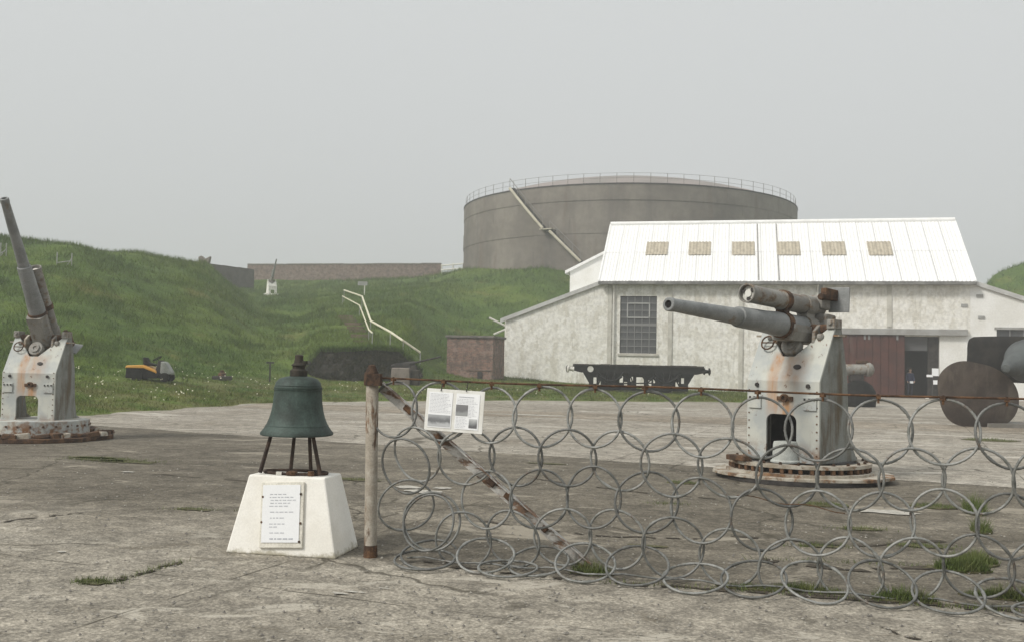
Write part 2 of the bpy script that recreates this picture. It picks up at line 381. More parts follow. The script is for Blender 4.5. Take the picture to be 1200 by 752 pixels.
def concrete(name, *par, second=None):
    mt, nt, p = new_mat(name)
    c, h = conc_nodes(nt, *par)
    if second:                                 # coarser pale apron concrete laid on the camera side of the fence line, feathering out to the left
        c2, h2 = conc_nodes(nt, *second)
        co = _coord(nt, kind='World')
        def dot(v, o):
            n = nt.nodes.new('ShaderNodeVectorMath'); n.operation = 'DOT_PRODUCT'; n.inputs[1].default_value = v
            nt.links.new(co, n.inputs[0]); return _math(nt, 'SUBTRACT', n.outputs['Value'], o)
        dn = dot(tuple(fnor), post_g.dot(fnor) + .14); sa = dot(tuple(fdir), post_g.dot(fdir))
        wd = _ramp(nt, sa, -2.2, 0.3, 1.5, .10)
        nz = _math(nt, 'SUBTRACT', _noise(nt, co, 1.1, 8, .7), .5)
        dn = _math(nt, 'ADD', dn, _math(nt, 'MULTIPLY', nz, _math(nt, 'MULTIPLY', wd, 3.0)))
        dn = _math(nt, 'ADD', dn, _math(nt, 'MULTIPLY', _math(nt, 'SUBTRACT', wd, .10), .6))
        mk = _ramp(nt, _math(nt, 'DIVIDE', dn, wd), -1, 1)
        c = _mixc(nt, mk, c, c2)
    nt.links.new(c, p.inputs['Base Color']); p.inputs['Roughness'].default_value = 0.9; p.inputs['Specular IOR Level'].default_value = 0.2
    b = nt.nodes.new('ShaderNodeBump'); b.inputs['Strength'].default_value = 0.55; b.inputs['Distance'].default_value = 0.02
    nt.links.new(h, b.inputs['Height']); nt.links.new(b.outputs[0], p.inputs['Normal'])
    MATS[name] = mt; return mt
post_g = ground(434, 652); end_g = ground(1200, 715)
fdir = (end_g - post_g).normalized(); fnor = Vector((fdir.y, -fdir.x, 0))   # towards the camera side
if fnor.y > 0: fnor = -fnor
APRON = ((0.255, 0.230, 0.188), (0.340, 0.308, 0.254), (0.44, 0.405, 0.340), (0.54, 0.50, 0.43), 0.5, 0.95, (0.155, 0.134, 0.10), 0.45)
conc_dark = concrete('concrete_dark', (0.122, 0.107, 0.083), (0.185, 0.163, 0.127), (0.31, 0.277, 0.222), (0.42, 0.38, 0.31), 0.22, 1.0, (.092, .079, .060), .5, second=APRON)
conc_pale = concrete('concrete_pale', (0.26, 0.232, 0.19), (0.355, 0.325, 0.275), (0.50, 0.465, 0.405), (0.58, 0.54, 0.47), 0.16, 0.7, (0.19, 0.162, 0.125), 0.75)

# ------------------------------------------------------------------ terrain sheet
gx = np.concatenate([np.arange(-240, -70, 5.), np.arange(-70, 80, 0.8), np.arange(80, 240, 5.)])
gy = np.concatenate([np.arange(-45, 18, 4.), np.arange(18, 126, 0.8), np.arange(126, 300, 6.)])
GX, GY = np.meshgrid(gx, gy); GZ = gz(GX, GY)
V = np.stack([GX.ravel(), GY.ravel(), GZ.ravel()], 1)
nx, ny = len(gx), len(gy)
ii, jj = np.meshgrid(np.arange(nx - 1), np.arange(ny - 1)); a = (jj * nx + ii).ravel()
terr = rawmesh('grass_terrain', V, np.stack([a, a + 1, a + nx + 1, a + nx], 1), grass_ground, per=4)
for p_ in terr.data.polygons: p_.use_smooth = True
tag(terr, 'green grassy bank and lawn around the concrete yard', 'grass bank', kind='structure')

# yard outline: along the lawn edge, then up to the white building
edge_px = [(-500, 21), (-250, 22.2), (0, 24), (40, 24.6), (85, 25.7), (120, 27), (165, 28.6), (200, 30), (240, 31.6), (300, 34.6), (352, 36.6), (420, 37.6), (480, 39), (545, 40.8), (640, 42.5), (705, 43), (800, 43.8), (880, 45)]
edge = []
for (p0, y0), (p1, y1) in zip(edge_px[:-1], edge_px[1:]):
    for k in range(6):
        t = k / 6; px = p0 + (p1 - p0) * t; Y = y0 + (y1 - y0) * t
        Y += float(fbm(np.array([px * .03]), np.array([2.2]))[0] - .5) * 2.2 + random.uniform(-.18, .18)
        edge.append(((px - 600) / F_PX * Y, Y))
yard_poly = [(-60, -40), (80, -40), (80, 68), (17.2, 68), (11.4, 45)] + edge[::-1] + [(-60, 25)]
def sheet(name, poly, z, mt, label, cat):
    b = MB(); n = len(poly)
    b.add([(x, y, z) for x, y in poly], [tuple(range(n))])
    o = b.build(name, mt); o.data.update()
    import bmesh
    bm = bmesh.new(); bm.from_mesh(o.data)
    for f in bm.faces:
        if f.normal.z < 0: f.normal_flip()
    bmesh.ops.triangulate(bm, faces=bm.faces); bm.to_mesh(o.data); bm.free()
    return tag(o, label, cat, kind='structure')
sheet('yard', yard_poly, 0.0, conc_dark, 'worn dark concrete yard', 'yard')
def ragged(p0, p1, n, amp, seed):
    r_ = random.Random(seed); out = []
    for k in range(n + 1):
        t = k / n; x = p0[0] + (p1[0] - p0[0]) * t; y = p0[1] + (p1[1] - p0[1]) * t
        w = float(fbm(np.array([x * .9 + seed]), np.array([y * .9]))[0] - .5) * 2 * amp + r_.uniform(-.25, .25) * amp
        out.append((x, y + w))
    return out
near = ragged((-12.6, 24.4), (-9.5, 22.3), 16, .15, 1) + ragged((-9.5, 22.3), (16, 9.6), 110, .16, 2)[1:] + ragged((16, 9.6), (30, 3), 20, .2, 3)[1:]
lane_far = [e for e in edge if -12.2 < e[0]]
lane = near + [(60, 3), (60, 66), (17.2, 66), (11.3, 45.2)] + [(x, y + .5) for x, y in lane_far[::-1]]
sheet('concrete_lane', lane, 0.004, conc_pale, 'pale concrete roadway between the lawn and the guns', 'pavement')
# a darker worn strip across the lane
strip = ragged((-9, 35.2), (24, 27.0), 60, .4, 8) + ragged((-9, 31.5), (24, 23.6), 60, .35, 9)[::-1]
conc_strip = concrete('concrete_strip', (0.235, 0.200, 0.155), (0.295, 0.255, 0.202), (0.39, 0.35, 0.29), (0.48, 0.44, 0.38), 0.25, 0.8)
sheet('concrete_strip', strip, 0.008, conc_strip, 'darker worn strip across the pale concrete roadway', 'pavement')

# ------------------------------------------------------------------ shared materials
m_blue = gun_paint('gun_paint', (0.51, 0.515, 0.465), (0.39, 0.41, 0.40), 1.0)
m_cheek = mat('gun_cheek_shaded_stained', (.25, .26, .24), (.17, .175, .16), 2.5, rough=.75, bump=.4, bscale=18, dirt=(.12, .095, .062), dirt_edge=(.46, .66), dirt_scale=(4, 4, .7), rust=.8, rust_edge=(.58, .72), rust_scale=(5, 5, 1.0))  # base darkened to stand in for shade on the cheeks; brown streaks are real staining
m_white_gun = mat('gun_white', (0.78, 0.77, 0.72), (0.62, 0.60, 0.55), rust=0.6, rust_edge=(.62, .74))
m_barrel = mat('barrel_paint', (0.185, 0.192, 0.188), (0.255, 0.262, 0.258), 3, rough=.5, bump=.2, bscale=25, rust=.75, rust_edge=(.60, .70), rust_scale=(4, 2, 4), rust_c=((.13, .07, .035), (.22, .15, .09)))
m_tube = mat('tube_paint', (0.205, 0.197, 0.178), (0.275, 0.265, 0.24), 3, rough=.6, bump=.25, bscale=25, rust=.85, rust_edge=(.50, .63), rust_scale=(5, 4, 5), rust_c=((.10, .062, .036), (.21, .14, .08)))
m_rust = mat('rusty_steel', (0.050, 0.030, 0.020), (0.125, 0.068, 0.036), 7, rough=.9, bump=.6, bscale=30, jitter=.25)
m_rust_pale = mat('pale_rusty_plate', (0.44, 0.41, 0.35), (0.28, 0.24, 0.185), 4, rough=.9, bump=.5, bscale=25, rust=.9, rust_edge=(.50, .62), rust_scale=(4, 4, 4), rust_c=((.09, .05, .028), (.24, .12, .05)))
m_dark = mat('dark_steel', (0.028, 0.026, 0.025), (0.05, 0.044, 0.04), 5, rough=.7, bump=.3)
m_black = mat('black_paint', (0.008, 0.008, 0.008), (0.016, 0.015, 0.014), 5, rough=.7, spec=.15)
m_white = mat('white_paint', (0.85, 0.83, 0.775), (0.79, 0.765, 0.70), 3, rough=.75, bump=.35, bscale=12, dirt=(0.50, .43, .30), dirt_edge=(.68, .86), dirt_scale=(4, 4, 1.2), jitter=.04)
m_offwhite = mat('off_white', (0.66, 0.65, 0.60), (0.56, 0.54, 0.49), 3, rough=.8, jitter=.05)
m_paper = mat('paper', (0.82, 0.83, 0.84), rough=.5, jitter=.02)
m_ink = mat('faded_ink', (0.46, 0.47, 0.50), rough=.8, jitter=.3, jscale=200)
m_galv = mat('galvanised_wire', (0.235, 0.237, 0.225), (0.135, 0.137, 0.126), 9, rough=.5, metal=.25, bump=.5, bscale=160, dirt=(.13, .135, .12), dirt_scale=(8, 8, 8), dirt_edge=(.5, .7), bdist=.003)
_nt = m_galv.node_tree; _p = _nt.nodes['Principled BSDF']; _src = _p.inputs['Base Color'].links[0].from_socket
_oi = _nt.nodes.new('ShaderNodeObjectInfo'); _sc = _nt.nodes.new('ShaderNodeVectorMath'); _sc.operation = 'SCALE'
_nt.links.new(_src, _sc.inputs[0]); _nt.links.new(_ramp(_nt, _oi.outputs['Random'], 0, 1, .68, 1.25), _sc.inputs['Scale'])
_rs = _math(_nt, 'MULTIPLY', _ramp(_nt, _noise(_nt, _coord(_nt, (5, 5, 5)), 1.0, 6, .7), .56, .66), .7)
_nt.links.new(_mixc(_nt, _rs, _sc.outputs[0], (.12, .075, .045)), _p.inputs['Base Color'])
m_bronze = mat('bronze_verdigris', (0.031, 0.043, 0.037), (0.053, 0.080, 0.069), 5, (.36, .66), rough=.62, bump=.3, bscale=20, dirt=(.08, .115, .10), dirt_scale=(7, 7, 1.2), dirt_edge=(.56, .78), jitter=.15)
m_post = mat('peeling_post', (0.38, 0.345, 0.29), (0.29, 0.255, 0.205), 6, rough=.8, bump=.4, bscale=40, rust=.95, rust_c=((.07, .04, .022), (.17, .095, .05)), rust_edge=(.53, .62), rust_scale=(10, 10, 2.5))
m_grey = mat('grey_metal', (0.33, 0.33, 0.32), (0.27, 0.265, 0.25), 2, rough=.7, dirt=(.2, .18, .15), dirt_scale=(.6, .6, .6))
m_roofwhite = mat('white_roof', (0.82, 0.82, 0.81), (0.77, 0.765, 0.745), .6, rough=.55, dirt=(0.60, .56, .50), dirt_edge=(.56, .80), dirt_scale=(1.6, .25, .25), jitter=.05, jscale=5, rust=.35, rust_edge=(.64, .76), rust_scale=(1.2, .6, .6), rust_c=((.30, .22, .14), (.42, .33, .23)))
m_wall = mat('limewashed_wall', (0.76, 0.745, 0.70), (0.65, 0.63, 0.57), 1.5, (.42, .60), rough=.9, bump=.5, bscale=5, dirt=(0.59, .565, .50), dirt_edge=(.53, .61), dirt_scale=(1.5, 1.5, .9), jitter=.12, jscale=5, bdist=.03, rust=.35, rust_edge=(.56, .66), rust_scale=(2.2, 2.2, .25), rust_c=((.34, .31, .25), (.44, .41, .34)))
m_wallclean = mat('fresh_white_wall', (0.78, 0.775, 0.75), (0.70, 0.69, 0.65), .7, rough=.9, dirt=(.52, .48, .40), dirt_edge=(.62, .84), dirt_scale=(.8, .8, .25), jitter=.04, jscale=9)
m_skylight = mat('yellowed_skylight', (0.46, 0.41, 0.32), (0.34, 0.30, 0.23), 3, rough=.6)
m_glass = mat('dusty_glass', (0.055, 0.058, 0.062), (0.095, 0.098, 0.10), .9, rough=.35, spec=.4)
m_bar = mat('glazing_bar', (0.20, 0.20, 0.198), rough=.7)
m_reddoor = mat('red_door', (0.085, 0.032, 0.024), (0.058, 0.024, 0.019), 1.2, rough=.75, dirt=(.10, .06, .05), dirt_scale=(2, 2, .4))
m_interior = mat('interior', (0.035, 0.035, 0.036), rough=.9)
m_plank = mat('old_planks', (0.022, 0.019, 0.017), (0.045, 0.040, 0.035), 3, rough=.9, bump=.4)
m_rail = mat('cream_rail', (0.68, 0.65, 0.50), (0.58, 0.54, 0.42), 2, rough=.7)
m_step = mat('brown_steps', (0.12, 0.085, 0.058), (0.17, 0.125, 0.09), 2, rough=.9)

def brick_mat(name, c1, c2, mortar, scale):
    mt, nt, p = new_mat(name)
    co = _coord(nt)
    s = nt.nodes.new('ShaderNodeSeparateXYZ'); nt.links.new(co, s.inputs[0])
    cb = nt.nodes.new('ShaderNodeCombineXYZ'); nt.links.new(_math(nt, 'ADD', s.outputs['X'], s.outputs['Y']), cb.inputs[0]); nt.links.new(s.outputs['Z'], cb.inputs[1])
    b = nt.nodes.new('ShaderNodeTexBrick'); b.inputs['Scale'].default_value = scale
    b.inputs['Color1'].default_value = (*c1, 1); b.inputs['Color2'].default_value = (*c2, 1); b.inputs['Mortar'].default_value = (*mortar, 1)
    b.inputs['Mortar Size'].default_value = .025; b.inputs['Brick Width'].default_value = .5; b.inputs['Row Height'].default_value = .18; b.inputs['Bias'].default_value = -.1
    nt.links.new(cb.outputs[0], b.inputs['Vector'])
    d = _ramp(nt, _noise(nt, co, 2.2, 7, .75), .44, .60)
    c = _mixc(nt, _math(nt, 'MULTIPLY', d, .7), b.outputs['Color'], (.085, .07, .062))
    e = _ramp(nt, _noise(nt, _coord(nt, loc=(4, 4, 4)), 2.6, 7, .7), .50, .62)
    c = _mixc(nt, _math(nt, 'MULTIPLY', e, .5), c, (.33, .25, .21))
    nt.links.new(c, p.inputs['Base Color']); p.inputs['Roughness'].default_value = .92
    bp = nt.nodes.new('ShaderNodeBump'); bp.inputs['Strength'].default_value = .7; bp.inputs['Distance'].default_value = .02
    nt.links.new(b.outputs['Fac'], bp.inputs['Height']); bp.invert = True; nt.links.new(bp.outputs[0], p.inputs['Normal'])
    MATS[name] = mt; return mt
m_brick = brick_mat('pink_brick', (.27, .145, .11), (.14, .085, .07), (.22, .175, .145), 2.0)
m_brick2 = brick_mat('grey_brick', (.27, .175, .135), (.18, .12, .10), (.22, .18, .155), 2.0)

# ------------------------------------------------------------------ white engine house
BETA = R(13.0)
eX = Vector((math.cos(BETA), -math.sin(BETA), 0)); eY = Vector((math.sin(BETA), math.cos(BETA), 0))
def on_line(px, q, e):                      # where the picture column meets a ground line
    k = ray(px, 424 + .02 * (px - 600)); k = k.x / k.y
    t = (k * q.y - q.x) / (e.x - k * e.y); return q + e * t
O = Vector((460 / F_PX * 58, 58, 0)); O = on_line(714, O, eX); O.z = 0
def fac(px, py, off=0.0):                   # picture point on the facade plane -> local x, z
    d = ray(px, py); q = O + eY * off
    t = (q - EYE).dot(eY) / d.dot(eY); h = EYE + d * t
    return (h - O).dot(eX), h.z
bld = thing('engine_house', 'long white corrugated-roofed engine house with lean-to wings and red sliding door', 'building', O, -BETA)
xL = fac(706, 400)[0]; xR = fac(1137, 400)[0]; xLL = fac(592, 420)[0]; xRR = xR + 7.2
zE = 7.12; zR = 11.25; DEP = 5.2
wx0, wz1 = fac(727, 347); wx1, wz0 = fac(769, 414)
dx0 = fac(1056, 430)[0]; dx1 = fac(1101, 430)[0]; dz1 = fac(1078, 394)[1]
rx0, rz1 = fac(1168, 386); rz0 = rz1 - 1.5; rx1 = xRR - .6
WT = 0.35
def wall_boxes(b, x0, x1, z0, z1, holes, y0, y1):
    xs = sorted({x0, x1, *[h[0] for h in holes], *[h[1] for h in holes]})
    for a_, c_ in zip(xs[:-1], xs[1:]):
        zs = sorted([(h[2], h[3]) for h in holes if h[0] <= a_ + 1e-6 and h[1] >= c_ - 1e-6]); z = z0
        for lo, hi in zs:
            if lo > z + 1e-4: b.b2((a_, y0, z), (c_, y1, lo))
            z = hi
        if z < z1: b.b2((a_, y0, z), (c_, y1, z1))
xS = fac(1101, 430)[0]
b = MB(); wall_boxes(b, xL, xS, -.3, zE, [(wx0, wx1, wz0, wz1), (dx0, dx1, 0.0, dz1)], 0, WT); b.build('front_wall', m_wall, bld)
b = MB(); wall_boxes(b, xS + .002, xR, -.3, dz1 + .1, [], -.004, WT - .003); b.build('whitewashed_wall', m_wallclean, bld)
b = MB(); b.b2((xS, 0.002, dz1 + .1), (xR, WT, zE)); b.build('front_wall', m_wall, bld)
# gable walls, back wall
for x in (xL, xR - WT):
    b = MB(); b.prism([(WT, -.3), (2 * DEP, -.3), (2 * DEP, zE), (DEP, zR - .1), (WT, zE)], lambda u, v, t, x=x: (x + t, u, v), 0.003, WT - .003); b.build('gable_wall', m_wall, bld)
b = MB(); b.b2((xL + WT, 2 * DEP - WT, -.3), (xR - WT, 2 * DEP, zE)); b.build('back_wall', m_interior, bld)
b = MB(); b.b2((xL + .4, WT, -.06), (xR - .4, 2 * DEP - WT, 0.012)); b.build('floor', m_interior, bld)
# room partition behind the doorway, dark inside
b = MB(); b.b2((dx0 - 1.5, WT + 3.4, 0.02), (dx1 + 1.5, WT + 3.5, dz1 + .8)); b.b2((dx0 - 1.6, WT + .02, 0.02), (dx0 - 1.5, WT + 3.5, dz1 + .8)); b.b2((dx1 + 1.5, WT + .02, 0.02), (dx1 + 1.6, WT + 3.5, dz1 + .8)); b.b2((dx0 - 1.6, WT + .02, dz1 + .8), (dx1 + 1.6, WT + 3.5, dz1 + .9))
b.build('lobby_partition', m_interior, bld)
# inner door leaf and lintel board seen in the opening
b = MB(); b.b2((dx1 - .62, .20, 0.02), (dx1 - .02, .26, dz1 - .02)); b.build('inner_door', m_plank, bld)
b = MB(); b.b2((dx0 + .02, .22, dz1 - .85), (dx1 - .64, .28, dz1 - .02)); b.build('lintel_board', mat('grey_board', (.09, .09, .092), rough=.8), bld)
# pilasters
for px in (714, 785, 868, 961, 1042):
    x = fac(px, 400)[0]; z0 = -.2 if px < 1000 else dz1 + .55
    b = MB(); b.b2((x - .13, -.07, z0), (x + .13, -.002, zE - .06)); b.build('pilaster', m_grey if px in (961,) else mat('pilaster_wash', (.56, .545, .49), (.44, .42, .37), 1.2, rough=.9), bld)
# big steel window
w = MB(); w.b2((wx0 - .02, .1, wz0 - .02), (wx1 + .02, .14, wz1 + .02)); win = w.build('window', m_dark, bld)
nc, nr = 5, 8
cw = (wx1 - wx0) / nc; ch = (wz1 - wz0) / nr
pane = MB(); pane.box((0, 0, 0), (cw - .05, .012, ch - .05)); pane_me = pane.mesh('pane'); pane_me.materials.append(m_glass)
for i in range(nc):
    for j in range(nr):
        o = link('pane', pane_me, None, win); o.location = (wx0 + (i + .5) * cw, .085, wz0 + (j + .5) * ch); o.rotation_euler = (random.uniform(-.03, .03), 0, random.uniform(-.03, .03))
for i in range(1, nc):
    b = MB(); b.box((wx0 + i * cw, .07, (wz0 + wz1) / 2), (.05, .05, wz1 - wz0 - .06)); b.build('glazing_bar', m_bar, win)
for j in range(1, nr):
    b = MB(); b.box(((wx0 + wx1) / 2, .075, wz0 + j * ch), (wx1 - wx0 - .06, .05, .05 if j != 4 else .16)); b.build('glazing_bar', m_bar, win)
b = MB()
xa, xb = wx0 + cw, wx0 + 4 * cw; za, zb = wz0 + 5 * ch, wz0 + 7 * ch
for lo, hi in (((xa, za), (xb, za)), ((xa, zb), (xb, zb)), ((xa, za), (xa, zb)), ((xb, za), (xb, zb))):
    b.b2((lo[0] - .04, .02, lo[1] - .04), (hi[0] + .04, .046, hi[1] + .04))
b.build('opening_light', mat('light_frame', (.36, .36, .35)), win)
b = MB(); b.b2((wx0 - .12, -.09, wz0 - .16), (wx1 + .12, .1, wz0 - .02)); b.build('window_sill', mat('pilaster_wash', (0, 0, 0)), bld)
# sliding door, track, hangers
sx0 = fac(976, 430)[0]
nb = 9; bw = (dx0 + .18 - sx0) / nb
for k in range(nb):
    b = MB(); b.b2((sx0 + k * bw + .012, -.16, .06), (sx0 + (k + 1) * bw - .012, -.09, dz1 + .05)); b.build('door_board', m_reddoor, bld)
b = MB(); b.b2((sx0, -.088, .05), (dx0 + .18, -.06, dz1 + .06)); b.build('door_back_frame', m_reddoor, bld)
tx0 = fac(970, 390)[0]; tx1, tz1 = fac(1133, 386.5); tz0 = fac(1133, 393)[1]
b = MB(); b.b2((tx0, -.30, tz0 - .02), (tx1, -.02, tz1 + .02)); b.build('door_track', m_grey, bld, bevel=.02)
for px in (1013, 1018, 1051):
    x = fac(px, 396)[0]; b = MB(); b.b2((x - .06, -.20, tz0 - .32), (x + .06, -.165, tz0 - .022)); b.build('door_hanger', m_bar, bld)
# lean-to wings
def wing(x0, z0, x1, z1, holes, name_mat):
    b = MB()
    lo, hi = min(x0, x1), max(x0, x1)
    f = lambda x: z0 + (z1 - z0) * (x - x0) / (x1 - x0)
    xs = sorted({lo, hi, *[h[0] for h in holes], *[h[1] for h in holes]})
    for a_, c_ in zip(xs[:-1], xs[1:]):
        hh = [h for h in holes if h[0] <= a_ + 1e-6 and h[1] >= c_ - 1e-6]
        parts = [(-.3, None)] if not hh else [(-.3, hh[0][2]), (hh[0][3], None)]
        for s_, e_ in parts:
            top = (f(a_), f(c_)) if e_ is None else (e_, e_)
            b.prism([(a_, s_), (c_, s_), (c_, top[1]), (a_, top[0])], lambda u, v, t: (u, t, v), 0.006, WT)
    b.build('wing_wall', name_mat, bld)
    e = x0; b = MB(); b.b2((e - .15 if e < 5 else e - .35, WT + .002, -.3), (e + .35 if e < 5 else e + .0, 2 * DEP, z0 - .03)); b.build('wing_wall', name_mat, bld)
    # roof slabs, verge board and edge
    dx = (x1 - x0); L_ = math.hypot(dx, z1 - z0); n = 6
    for k in range(n):
        a_ = x0 + dx * k / n; c_ = x0 + dx * (k + 1) / n
        b = MB(); b.prism([(a_, f(a_) + .05), (c_, f(c_) + .05), (c_, f(c_) + .12), (a_, f(a_) + .12)], lambda u, v, t: (u, t, v), .02, 2 * DEP); b.build('roof_sheet', m_roofwhite, bld)
    ex = x0 - .35 * (1 if dx > 0 else -1)
    b = MB(); b.prism([(ex, f(ex) - .10), (x1, f(x1) - .10), (x1, f(x1) + .16), (ex, f(ex) + .16)], lambda u, v, t: (u, t, v), -.16, .005); b.build('verge_board', mat('verge_grey', (.50, .50, .48), (.42, .415, .40), 1.2), bld)
zl0 = fac(592, 374)[1]; zl1 = fac(706, 331)[1]
wing(xLL, zl0, xL - .003, zl1, [], m_wall)
zr1 = fac(1139, 331)[1]; zr0_at = fac(1200, 351); sl = (zr1 - zr0_at[1]) / (zr0_at[0] - xR)
wing(xRR, zr1 - sl * (xRR - xR), xR + .003, zr1, [(rx0, rx1, rz0, rz1)], m_wallclean)
w = MB(); w.b2((rx0 - .01, .12, rz0), (rx1 + .01, .16, rz1)); wr = w.build('window', m_glass, bld)
for k in range(1, 7):
    b = MB(); x = rx0 + (rx1 - rx0) * k / 7; b.box((x, .09, (rz0 + rz1) / 2), (.06, .05, rz1 - rz0)); b.build('glazing_bar', m_bar, wr)
b = MB(); b.b2((rx0 - .12, -.05, rz1), (rx1 + .12, .1, rz1 + .14)); b.build('window_lintel', m_grey, bld)
for px, py in ((1148, 347), (1130, 358), (1150, 372)):
    x, z = fac(px, py); b = MB(); b.b2((x - .18, -.05, z - .09), (x + .18, -.004, z + .09)); b.build('vent', m_grey, bld)
# main roof: corrugated sheets in two courses
def corr_mesh(width, length, period=.215, amp=.017):
    n = max(4, round(width / period) * 6); vs = []; fs = []
    for i in range(n + 1):
        x = width * i / n; z = amp * math.sin(2 * math.pi * x / period)
        vs += [(x, 0, z), (x, length, z)]
    fs = [(2 * i, 2 * i + 2, 2 * i + 3, 2 * i + 1) for i in range(n)]
    me = bpy.data.meshes.new('roof_sheet'); me.from_pydata(vs, [], fs)
    for p in me.polygons: p.use_smooth = True
    me.materials.append(m_roofwhite); return me
ov = .38; run_ = DEP + ov; ang = math.atan2(zR - zE, DEP); slope = run_ / math.cos(ang)
rx_0 = xL - .25; rx_1 = xR + .22; ns = 22; swd = (rx_1 - rx_0) / ns
half = slope * .52
c_me = corr_mesh(swd - .008, half)
for side in (0, 1):
    for k in range(ns):
        for r_ in (0, 1):
            o = link('roof_sheet', c_me, None, bld)
            y = -ov + (0 if r_ == 0 else slope * .48 * math.cos(ang)); z = zE - ov * math.tan(ang) + (0 if r_ == 0 else slope * .48 * math.sin(ang) + .02)
            jit = random.uniform(-.006, .006)
            if side == 0:
                o.location = (rx_0 + k * swd + .004, y, z + .13 + jit); o.rotation_euler = (ang, 0, 0)
            else:
                o.location = (rx_0 + (k + 1) * swd - .004, 2 * DEP - y, z + .13 + jit); o.rotation_euler = (ang, 0, math.pi)
for px in (887, 911):
    x = fac(px, 318)[0] + .1; Tm = Matrix.Translation((x, -ov, zE - ov * math.tan(ang) + .165)) @ Matrix.Rotation(ang, 4, 'X')
    b = MB(); b.box((0, slope / 2 - .1, 0.015), (.055, slope - .3, .03), Tm); b.build('seam_strip', mat('seam_grey', (.20, .19, .18), (.30, .28, .26), 2), bld)
# skylights
for px in (770, 820, 871, 924, 977, 1031):
    yl = 2.72
    d = ray(px, 292); nrm = (Vector((0, -math.sin(ang), math.cos(ang)))); nw = eX * 0 + eY * nrm.y + Vector((0, 0, nrm.z))
    q = O + Vector((0, 0, zE + .16)); t = (q - EYE).dot(nw) / d.dot(nw); h = EYE + d * t
    lx = (h - O).dot(eX); ly = (h - O).dot(eY)
    me = corr_mesh(1.45, 1.62)
    me.materials.clear(); me.materials.append(m_skylight)
    o = link('skylight', me, None, bld); zc = zE + ly * math.tan(ang) + .202
    o.location = (lx - .725, ly - .775 * math.cos(ang), zc - .775 * math.sin(ang)); o.rotation_euler = (ang, 0, 0)
b = MB(); b.tube((rx_0, DEP, zR + .17), (rx_1, DEP, zR + .17), .16, n=10); b.build('ridge_cap', m_roofwhite, bld)
b = MB(); b.b2((rx_0 - .02, -ov - .20, zE - .40), (rx_1 + .02, -ov - .02, zE - .20)); b.build('gutter', mat('gutter_grey', (.15, .148, .14), (.24, .235, .225), 1.5), bld, bevel=.03)
b = MB(); b.b2((rx_0 + .1, -ov + .02, zE - .30), (rx_1 - .1, -.01, zE - .2)); b.build('soffit', m_grey, bld)
for px in (714.5, 952):
    x = fac(px, 340)[0] + .3; b = MB(); b.poly([(x, -ov - .05, zE - .3), (x, -.12, zE - .75), (x, -.12, 4.2 if px > 800 else .1)], .055, 8); b.build('downpipe', m_offwhite, bld)
for x in (rx_0, rx_1):
    b = MB(); b.prism([(-ov, -.04), (DEP, -.04), (DEP, .2), (-ov, .2)], lambda u, v, t, x=x: (x + t, u, zE + u * math.tan(ang) + v), -.05, .05); b.build('barge_board', m_roofwhite, bld)
# taller range behind with its own lean-to roof
yb = 2 * DEP
d_ = ray(668, 318); q = O + eY * (yb + .6); t = (q - EYE).dot(eY) / d_.dot(eY); h = EYE + d_ * t; bx0 = (h - O).dot(eX); bz0 = h.z
d_ = ray(708, 298); t = (q - EYE).dot(eY) / d_.dot(eY); h = EYE + d_ * t; bx1 = (h - O).dot(eX) ; bz1 = h.z
bx2 = bx1 + 4; bz2 = bz1 + (bz1 - bz0) / (bx1 - bx0) * 4
b = MB(); b.prism([(bx0, -.3), (bx2, -.3), (bx2, bz2), (bx0, bz0)], lambda u, v, t: (u, yb + .6 + t, v), 0, 5); b.build('rear_wing_wall', m_wallclean, bld)
b = MB(); b.prism([(bx0 - .35, bz0 - .2), (bx2, bz2 + .02), (bx2, bz2 + .22), (bx0 - .35, bz0 + .02)], lambda u, v, t: (u, yb + .4 + t, v), 0, 5.4); b.build('rear_wing_roof', m_roofwhite, bld)
# two pale stub gutters sticking out of the left wing
zz = zl0
b = MB(); b.tube((xLL - .12, .45, zz - .42), (xLL - 1.25, .45, zz + .10), .075, n=6); b.build('gutter_arm', m_offwhite, bld)
b = MB(); b.tube((xLL - .12, .6, zz - .62), (xLL - .95, .6, zz - .98), .075, n=6); b.build('gutter_arm', m_offwhite, bld)

